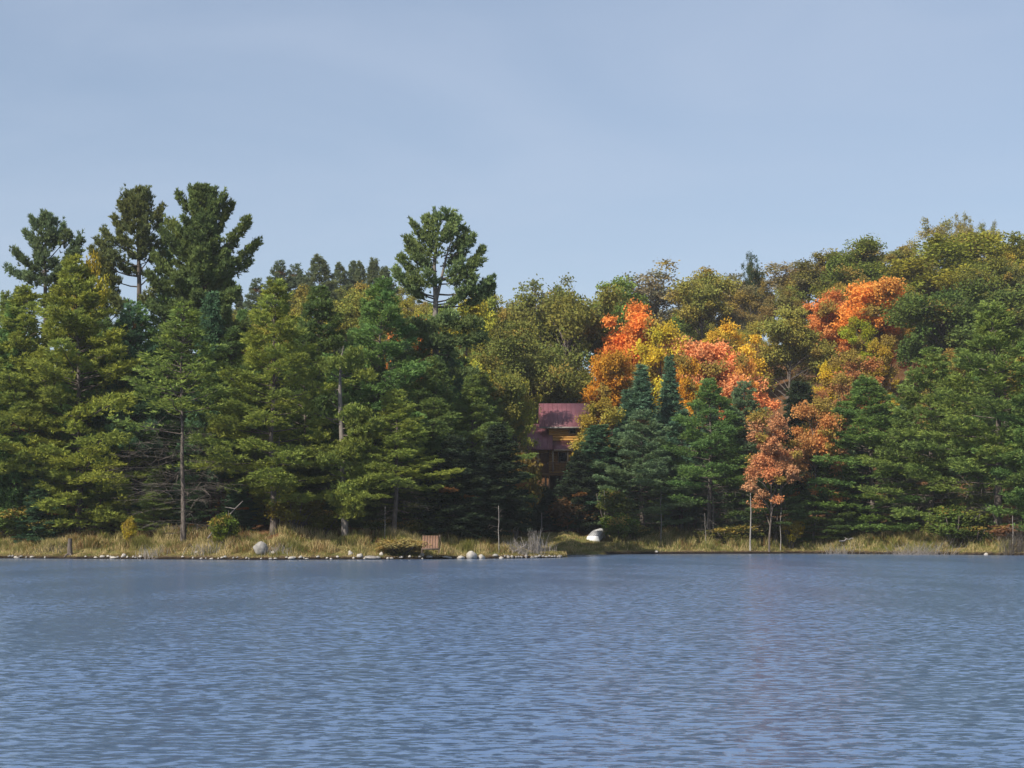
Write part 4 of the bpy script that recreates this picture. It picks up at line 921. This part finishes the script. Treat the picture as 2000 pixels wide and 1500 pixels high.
# ------------------------------------------------------------------ wooden panel on the bank
def panel():
    Y = 120.5; X = wx(841, Y); z0, z1 = wz(1071, Y - .4), wz(1046, Y + 1.3)
    root = empty('wooden_panel', (X, Y, gz(X, Y)))
    tag(root, 'weathered brown board panel leaning on the grassy bank above the shore stones', 'panel')
    wood = noise_mat('weathered_boards', (.15, .085, .055), (.22, .13, .085), 3, .8, (6, 1, 1)); dk = noise_mat('panel_frame', (.06, .045, .035), (.11, .08, .06), 4, .8)
    oz = gz(X, Y); g = Geo(); n = 6; wd = 1.18
    for i in range(n):
        x0 = -wd / 2 + wd * i / n + .006; x1 = -wd / 2 + wd * (i + 1) / n - .006
        g.slab([(x0, -.45, z0 - oz), (x1, -.45, z0 - oz), (x1 - .04, .9, z1 - oz), (x0 - .04, .9, z1 - oz)], .03)
    g.build('boards', wood, root)
    f = Geo()
    f.box((0, -.5, z0 - oz - .05), (wd, .05, .1)); f.box((0, .93, z1 - oz - .05), (wd, .05, .1)); f.build('cross_rail', dk, root)
    for s in (-.6, .63):
        l = Geo(); l.tube([(s, -.47, z0 - oz - .35), (s, -.47, z0 - oz + .02)], .04, 4); l.build('leg', dk, root); l = Geo(); l.tube([(s, .9, z1 - oz - 1.0), (s, .9, z1 - oz + .06)], .04, 4); l.build('leg', dk, root)
panel()

# ------------------------------------------------------------------ rocks
def rock_mesh(seed, sub=(12, 9)):
    rng = np.random.default_rng(seed); nu, nv = sub; k = rng.normal(0, 1.7, (5, 3)); ph = rng.uniform(0, 6, 5)
    V = []
    for j in range(nv):
        th = math.pi * (j + .0) / (nv - 1)
        for i in range(nu):
            a = 2 * math.pi * i / nu; v = np.array([math.sin(th) * math.cos(a), math.sin(th) * math.sin(a), math.cos(th)])
            r = 1 + .11 * np.sin(k @ v * 1.4 + ph).sum() / 1.6; v = v * r; v[2] = max(v[2], -.5); V.append(v * .5)
    q = [(j * nu + i, j * nu + (i + 1) % nu, (j + 1) * nu + (i + 1) % nu, (j + 1) * nu + i) for j in range(nv - 1) for i in range(nu)]
    return V, q
RK = [rock_mesh(s) for s in range(200, 206)]
RO = {}
def rock(px, py, w, h, label, group, kind='rock', mat='rock', name='boulder'):
    """a stone whose foot shows at photo row py"""
    Yg = np.linspace(112, 172, 1201); Xg = (px - CX) * Yg / F; on = Yg > shore(Xg) - .2
    pg = HZ + (CAMZ - np.maximum(ground_z(Xg, Yg), -.05)) * F / Yg
    ok = np.nonzero(on & (pg <= py))[0]; Yy = float(Yg[ok[0]]); Xx = wx(px, Yy)
    v = rnd.randrange(6); key = (v, mat, name); W_, H_ = w * Yy / F, h * Yy / F
    if key not in RO: o = build(name, RK[v][0], RK[v][1], M[mat], None, True); RO[key] = o
    else: o = RO[key].copy(); COL.objects.link(o)
    o.location = (Xx, Yy, gz(Xx, Yy) + H_ * rnd.uniform(.12, .28)); o.scale = (W_, W_ * rnd.uniform(.7, 1), H_ * 1.25); o.rotation_euler = (0, 0, rnd.uniform(0, 6))
    tag(o, label, kind, group); return o
GRK = 'large boulders on the shore'
rock(509, 1081, 34, 25, 'big grey-white boulder set back in the grass below the stacked pine', GRK, mat='lichen')
rock(533, 1083, 10, 8, 'small pale stone touching the right side of the big grey-white boulder', GRK)
rock(921, 1091, 24, 16, 'largest pale boulder of the waterside trio', GRK)
rock(940, 1092, 17, 11, 'pale pointed boulder, right one of the waterside trio', GRK)
rock(900, 1092, 17, 7, 'low flat pale boulder, left one of the waterside trio', GRK)
rock(979, 1091, 10, 6, 'round pale stone alone between the boulder trio and the dry reeds', GRK)
rock(684, 1084, 11, 9, 'cream stone on the bank below the broken-topped pine', GRK)
rock(703, 1089, 12, 8, 'bright cream stone at the waterline below the broken-topped pine', GRK)
rock(725, 1092, 28, 6, 'flat brown-grey slab at the waterline right of the bright cream stone', GRK, mat='greyrock')
rock(745, 1085, 9, 8, 'little white stone on the bank left of the small shaded bush', GRK)
rock(569, 1092, 16, 6, 'flat pale stone at the waterline below the dull green bush', GRK)
rock(824, 1086, 10, 8, 'small white stone below the wooden panel', GRK)
rock(242, 1087, 10, 7, 'white egg-shaped stone on the shore left of the grey half-bare pine', GRK)
rock(200, 1089, 10, 5, 'white flat stone on the shore below the orange bank', GRK)
rock(384, 1083, 10, 9, 'pale stone on the bank right of the grey half-bare trunk', GRK)
rock(1282, 1079, 7, 4, 'small cream stone at the edge of the grassy right shore', GRK)
rock(1926, 1087, 9, 6, 'bright white stone at the waterline near the right end of the shore', GRK)
rs = random.Random(8)
cl = [rs.uniform(180, 470) for _ in range(5)] + [rs.uniform(480, 1000) for _ in range(6)] + [20, 60]
SP = []
for i in range(92):
    px = min(max(rs.choice(cl) + rs.gauss(0, 22), 4), 1000) if rs.random() < .75 else rs.uniform(180, 1000)
    if any(abs(px - q) < 4.5 for q in SP): continue
    SP.append(px); wl = HZ + CAMZ * F / float(shore(wx(px, 121))); big = rs.choice([1, 1, 1, 1, 1.7])
    rock(px, wl - rs.uniform(.2, 4.5), rs.uniform(3.5, 8.5) * big, rs.uniform(2.6, 4.4) * big ** .5, 'small pale stone among many littering the left waterline', 'small stones along the left waterline', 'stone', rs.choice(['rock', 'rock', 'lichen', 'greyrock']), 'stone')
for i in range(26):
    px = rs.uniform(985, 1098); wl = HZ + CAMZ * F / float(shore(wx(px, 127)))
    rock(px, wl - rs.uniform(.3, 3), rs.uniform(4.5, 9), rs.uniform(3.2, 5), 'small grey stone among many paving the low spit by the dry reeds', 'small stones of the spit', 'stone', 'greyrock', 'stone')

# ------------------------------------------------------------------ dry reeds, sticks, bare stems, stump
def reeds(px, Y, wpx, hpx, n, seed, label, spread=.15, mat='dead', name='reed_clump', cat='reeds'):
    rng = np.random.default_rng(seed); X = wx(px, Y); z = gz(X, Y); g = Geo(); wm, hm = wpx * Y / F / 2, hpx * Y / F
    for i in range(n):
        x, y = rng.normal(0, wm * .55), rng.normal(0, wm * .4); zz = gz(X + x, Y + y) - z - .05; h = hm * rng.uniform(.35, 1); lx, ly = rng.normal(0, spread, 2) * h
        g.tube([(x, y, zz), (x + lx * .4, y + ly * .4, zz + h * .55), (x + lx, y + ly, zz + h)], [.016, .012, .006], 3)
    o = g.build(name, M[mat], None); o.location = (X, Y, z); tag(o, label, cat, 'dry reeds and stalks'); return o
reeds(1046, 127.5, 28, 52, 70, 1, 'tall pale dry reed clump on the spit', .12)
reeds(1012, 126.5, 50, 30, 90, 2, 'tangled low dry stalks left of the tall reed clump', .5)
reeds(1065, 131, 40, 24, 60, 3, 'short dry stalks at the tip of the spit', .35)
reeds(1790, 147.5, 110, 42, 330, 4, 'wide grey tangle of dry twigs on the right shore', .5, 'dead', 'dry_brush', 'brush')
reeds(1640, 154, 50, 30, 90, 5, 'pale leaning grass stalks below the wide deep green pine', .4)
reeds(1985, 144, 50, 50, 150, 6, 'brown twig clump before the reddish-brown bush', .35, 'twig', 'dry_brush', 'brush')
reeds(300, 121.5, 70, 22, 90, 7, 'low grey stalks on the bank left of the grey half-bare pine', .4)
reeds(400, 121, 60, 24, 90, 8, 'low grey stalks below the fresh green bush', .4)
reeds(110, 126.2, 80, 18, 80, 9, 'short brown stalks along the left waterline', .4, 'twig')
reeds(540, 119.5, 60, 20, 80, 10, 'low grey stalks around the big grey-white boulder', .45)

def bare_stem(px, Y, top, r, seed, label, lean=0.0, mat='birch'):
    rng = np.random.default_rng(seed); X = wx(px, Y); z = gz(X, Y); h = wz(top, Y) - z; g = Geo()
    root = empty('bare_stem', (X, Y, z))
    n = 6; pts = [(lean * h * (i / n) + rng.normal(0, .02) * h * .3, 0, -.1 + h * i / n) for i in range(n + 1)]
    g.tube(pts, np.linspace(r, r * .35, n + 1), 6); g.build('trunk', M[mat], root, True)
    b = Geo()
    for i in range(9): 
        a = rng.uniform(0, 6.28); zz = rng.uniform(.35, .95) * h; twigs(b, rng, np.array([lean * zz, 0, zz]), np.array([math.cos(a), math.sin(a), .3]), rng.uniform(.4, 1.1), .05, .013, 3)
    b.build('dead_branches', M['twig'], root)
    tag(root, label, 'dead tree', 'slim bare stems at the wood edge')
for a in ((974, 125.5, 985, .045, 1, 'slim pale bare stem left of the dry reeds'), (1055, 150, 1000, .05, 2, 'slim grey stem behind the tall reed clump', .04, 'dead'),
          (1181, 158.5, 955, .05, 3, 'slim pale stem in the tall thin bush by the boat'), (1291, 160, 950, .07, 4, 'pale slim trunk right of the flat-branched bluish pine'),
          (1466, 156.2, 960, .09, 5, 'pale bare trunk under the coral shore maple'), (1382, 161, 965, .06, 6, 'left one of two pale stems below the full pine'),
          (1393, 161, 968, .06, 7, 'right one of two pale stems below the full pine'), (1380, 157.5, 1000, .035, 8, 'short leaning dead stick in the grass below the full pine', -.05),
          (1525, 157, 920, .04, 9, 'thin pale stem between the two coral maples'), (752, 124.8, 985, .04, 10, 'thin pale stem beside the small bright-tipped pine'),
          (545, 125.4, 850, .06, 11, 'pale broken stem beside the dark trunk of the stacked pine'), (1978, 144.5, 1005, .05, 12, 'grey bare stem in front of the big bare-limbed pine', 0, 'dead')):
    bare_stem(*a)

def stump():
    Y = 124.5; X = wx(136, Y); z = gz(X, Y); g = Geo(); h = 1.25
    g.tube([(0, 0, -.3), (.02, 0, .2), (0, .02, .7), (.04, 0, h)], [.3, .2, .17, .15], 8)
    for a in (0.3, 2.2, 4.1, 5.3): g.tube([(.1 * math.cos(a), .1 * math.sin(a), .1), (.35 * math.cos(a), .35 * math.sin(a), -.02), (.6 * math.cos(a), .6 * math.sin(a), -.2)], [.1, .07, .03], 5)
    o = g.build('tree_stump', M['bark'], None, True); o.location = (X, Y, z); tag(o, 'dark broken stump standing on the bank below the orange earth', 'stump')
stump()
def log(px0, py0, px1, py1, Y, r, label, seed):
    rng = np.random.default_rng(seed); a = np.array([wx(px0, Y), Y, wz(py0, Y)]); b = np.array([wx(px1, Y), Y + .4, wz(py1, Y)]); c = (a + b) / 2
    g = Geo(); s = np.linspace(0, 1, 6)[:, None]; p = a + (b - a) * s + rng.normal(0, .04, (6, 3)) - c; g.tube(p, np.linspace(r, r * .4, 6), 6)
    for i in range(3): 
        q = p[2 + i]; g.tube([q, q + rng.normal(0, .25, 3) + [0, 0, .15]], [r * .4, r * .15], 4)
    o = g.build('dead_branch', M['dead'], None, True); o.location = c; tag(o, label, 'branch', 'fallen dead branches')
log(405, 1052, 472, 978, 123.0, .06, 'pale dead branch leaning against the fresh green bush', 1)
log(1000, 1082, 1030, 1062, 126.0, .05, 'bleached driftwood branch jutting from the spit', 2)
log(1020, 1085, 1036, 1066, 126.4, .04, 'second bleached branch jutting beside the tall reed clump', 3)
log(1640, 1058, 1664, 1051, 152.2, .07, 'bleached stick lying in the grass under the wide deep green pine', 4)

# ------------------------------------------------------------------ shore grass
def grass():
    rng = np.random.default_rng(55); N_ = 330000
    X = rng.uniform(-58, 58, N_); dmax = np.where(X > 5, 14.0, 7.5); d = rng.uniform(0.35, 1, N_) ** 1.0 * dmax
    d = 0.3 + rng.uniform(0, 1, N_) * dmax
    Y = shore(X) + d
    ex = rng.uniform(size=N_) < .03; X = np.where(ex, rng.uniform(-1.5, 5.2, N_), X); Y = np.where(ex, rng.uniform(147.6, 161, N_), Y); d = np.where(ex, Y - 147, d); dmax = np.where(ex, 14.0, dmax)
    keep = (np.abs(X) < 0.33 * Y) & (rng.uniform(size=N_) < np.clip(.55 + .5 * wnoise(X, Y, 61, .8, 5), .06, 1)) & (rng.uniform(size=N_) < np.clip(1.25 - (d / dmax) ** 3, 0, 1))
    keep &= ~((np.abs(X - wx(841, 120.5)) < .62) & (np.abs(Y - 120.6) < 1.0)) & ~((X > 6.8) & (X < 9.3) & (Y > 156) & (Y < 161.2))
    X, Y, d = X[keep], Y[keep], d[keep]; n = len(X); Z = ground_z(X, Y)
    land = (X > -1.5) & (X < 9.5) & (Y > 140)       # trodden grassy landing below the cabin: short
    hgt = np.clip(.42 + .22 * wnoise(X, Y, 62, 1.5, 7) + rng.normal(0, .12, n), .08, 1.0) * sm(.5, 2.2, d) * np.where(land, .35, 1.0) * (1 - .85 * sm(-1.5, 1.2, X) * (Y < 140)) * (1 + .25 * (X > 9.5)) * .95 + .06
    nn = np.clip(.42 + .46 * wnoise(X, Y, 63, 1.2, 8) + rng.normal(0, .2, n), 0, 1)[:, None]
    straw, olive, rust, green = np.array([.52, .41, .20]), np.array([.17, .16, .045]), np.array([.22, .125, .05]), np.array([.13, .165, .035])
    c = straw * (1 - nn) + olive * nn
    rr = (rng.uniform(size=n) < np.clip(.14 + .22 * wnoise(X, Y, 64, 2, 9), .02, .6))[:, None]; c = np.where(rr, rust, c); gg = ((rng.uniform(size=n) < .18) | ((X > 5) & (rng.uniform(size=n) < .22)))[:, None]; c = np.where(gg, green, c)
    c = c * rng.uniform(.7, 1.2, (n, 1))
    a = rng.uniform(0, 6.28, n); wv = np.stack([np.cos(a), np.sin(a), 0 * a], 1) * (rng.uniform(.008, .018, n))[:, None]
    ln = rng.normal(0, .28, (n, 2)) * hgt[:, None]; B = np.stack([X, Y, Z - .03], 1); T = B + np.stack([ln[:, 0], ln[:, 1], hgt + .03], 1); Mi = B * .5 + T * .5 + np.stack([-ln[:, 0] * .15, -ln[:, 1] * .15, hgt * .08], 1)
    V = np.stack([B, Mi + wv, T, Mi - wv], 1).reshape(-1, 3); Q = np.arange(n * 4).reshape(-1, 4)
    o = build('shore_grass', V, Q, vcol_mat('dry_grass', transl=.25), col=np.repeat(np.hstack([c, np.ones((n, 1))]), 4, 0)); o['kind'] = 'stuff'
    tag(o, 'dry straw and olive grass covering the lake bank', 'grass')
grass()

# ------------------------------------------------------------------ labels for the fill trees: where each stands among its neighbours
def finish_labels():
    marks = [t for t in TREES if t['short']] + [dict(px=841, mid=1030, Y=120, short='wooden panel'), dict(px=1165, mid=1030, Y=157, short='overturned boat'), dict(px=1080, mid=850, Y=170, short='log cabin')]; used = {}
    for t in TREES:
        if t['label']: used[t['label']] = t
    todo = sorted([t for t in TREES if not t['label']], key=lambda t: (t['Y'], t['px']))
    for t in todo:
        cw, kind, where = t['words']; cand = sorted(marks, key=lambda m: math.hypot(m['px'] - t['px'], m['mid'] - t['mid']))
        lab = None
        for m in cand[:9]:
            dx, dy = t['px'] - m['px'], t['mid'] - m['mid']
            if abs(dx) < 22: rel = ('above' if dy < 0 else 'below') if abs(dy) > 25 else ('behind' if t['Y'] > m['Y'] else 'in front of')
            else:
                side = 'right' if dx > 0 else 'left'; far = 'just ' if abs(dx) < 60 else ('' if abs(dx) < 120 else 'well ')
                rel = f'{far}{side} of' if abs(dy) < 45 else f"{'up' if dy < 0 else 'down'} and {far}{side} of"
            for size in ('', 'taller ' if t['h'] > 12.5 else 'shorter '):
                s = f"{size}{cw} {kind} {where} {rel} the {m['short']}"
                if s not in used and len(s.split()) <= 16: lab = s; break
            if lab: break
        if not lab: lab = s
        used[lab] = t; t['o']['label'] = lab
finish_labels()
for o in list(bpy.data.objects):
    for k in ('H', 'W', 'fill'):
        if k in o: 
            if k != 'fill': del o[k]
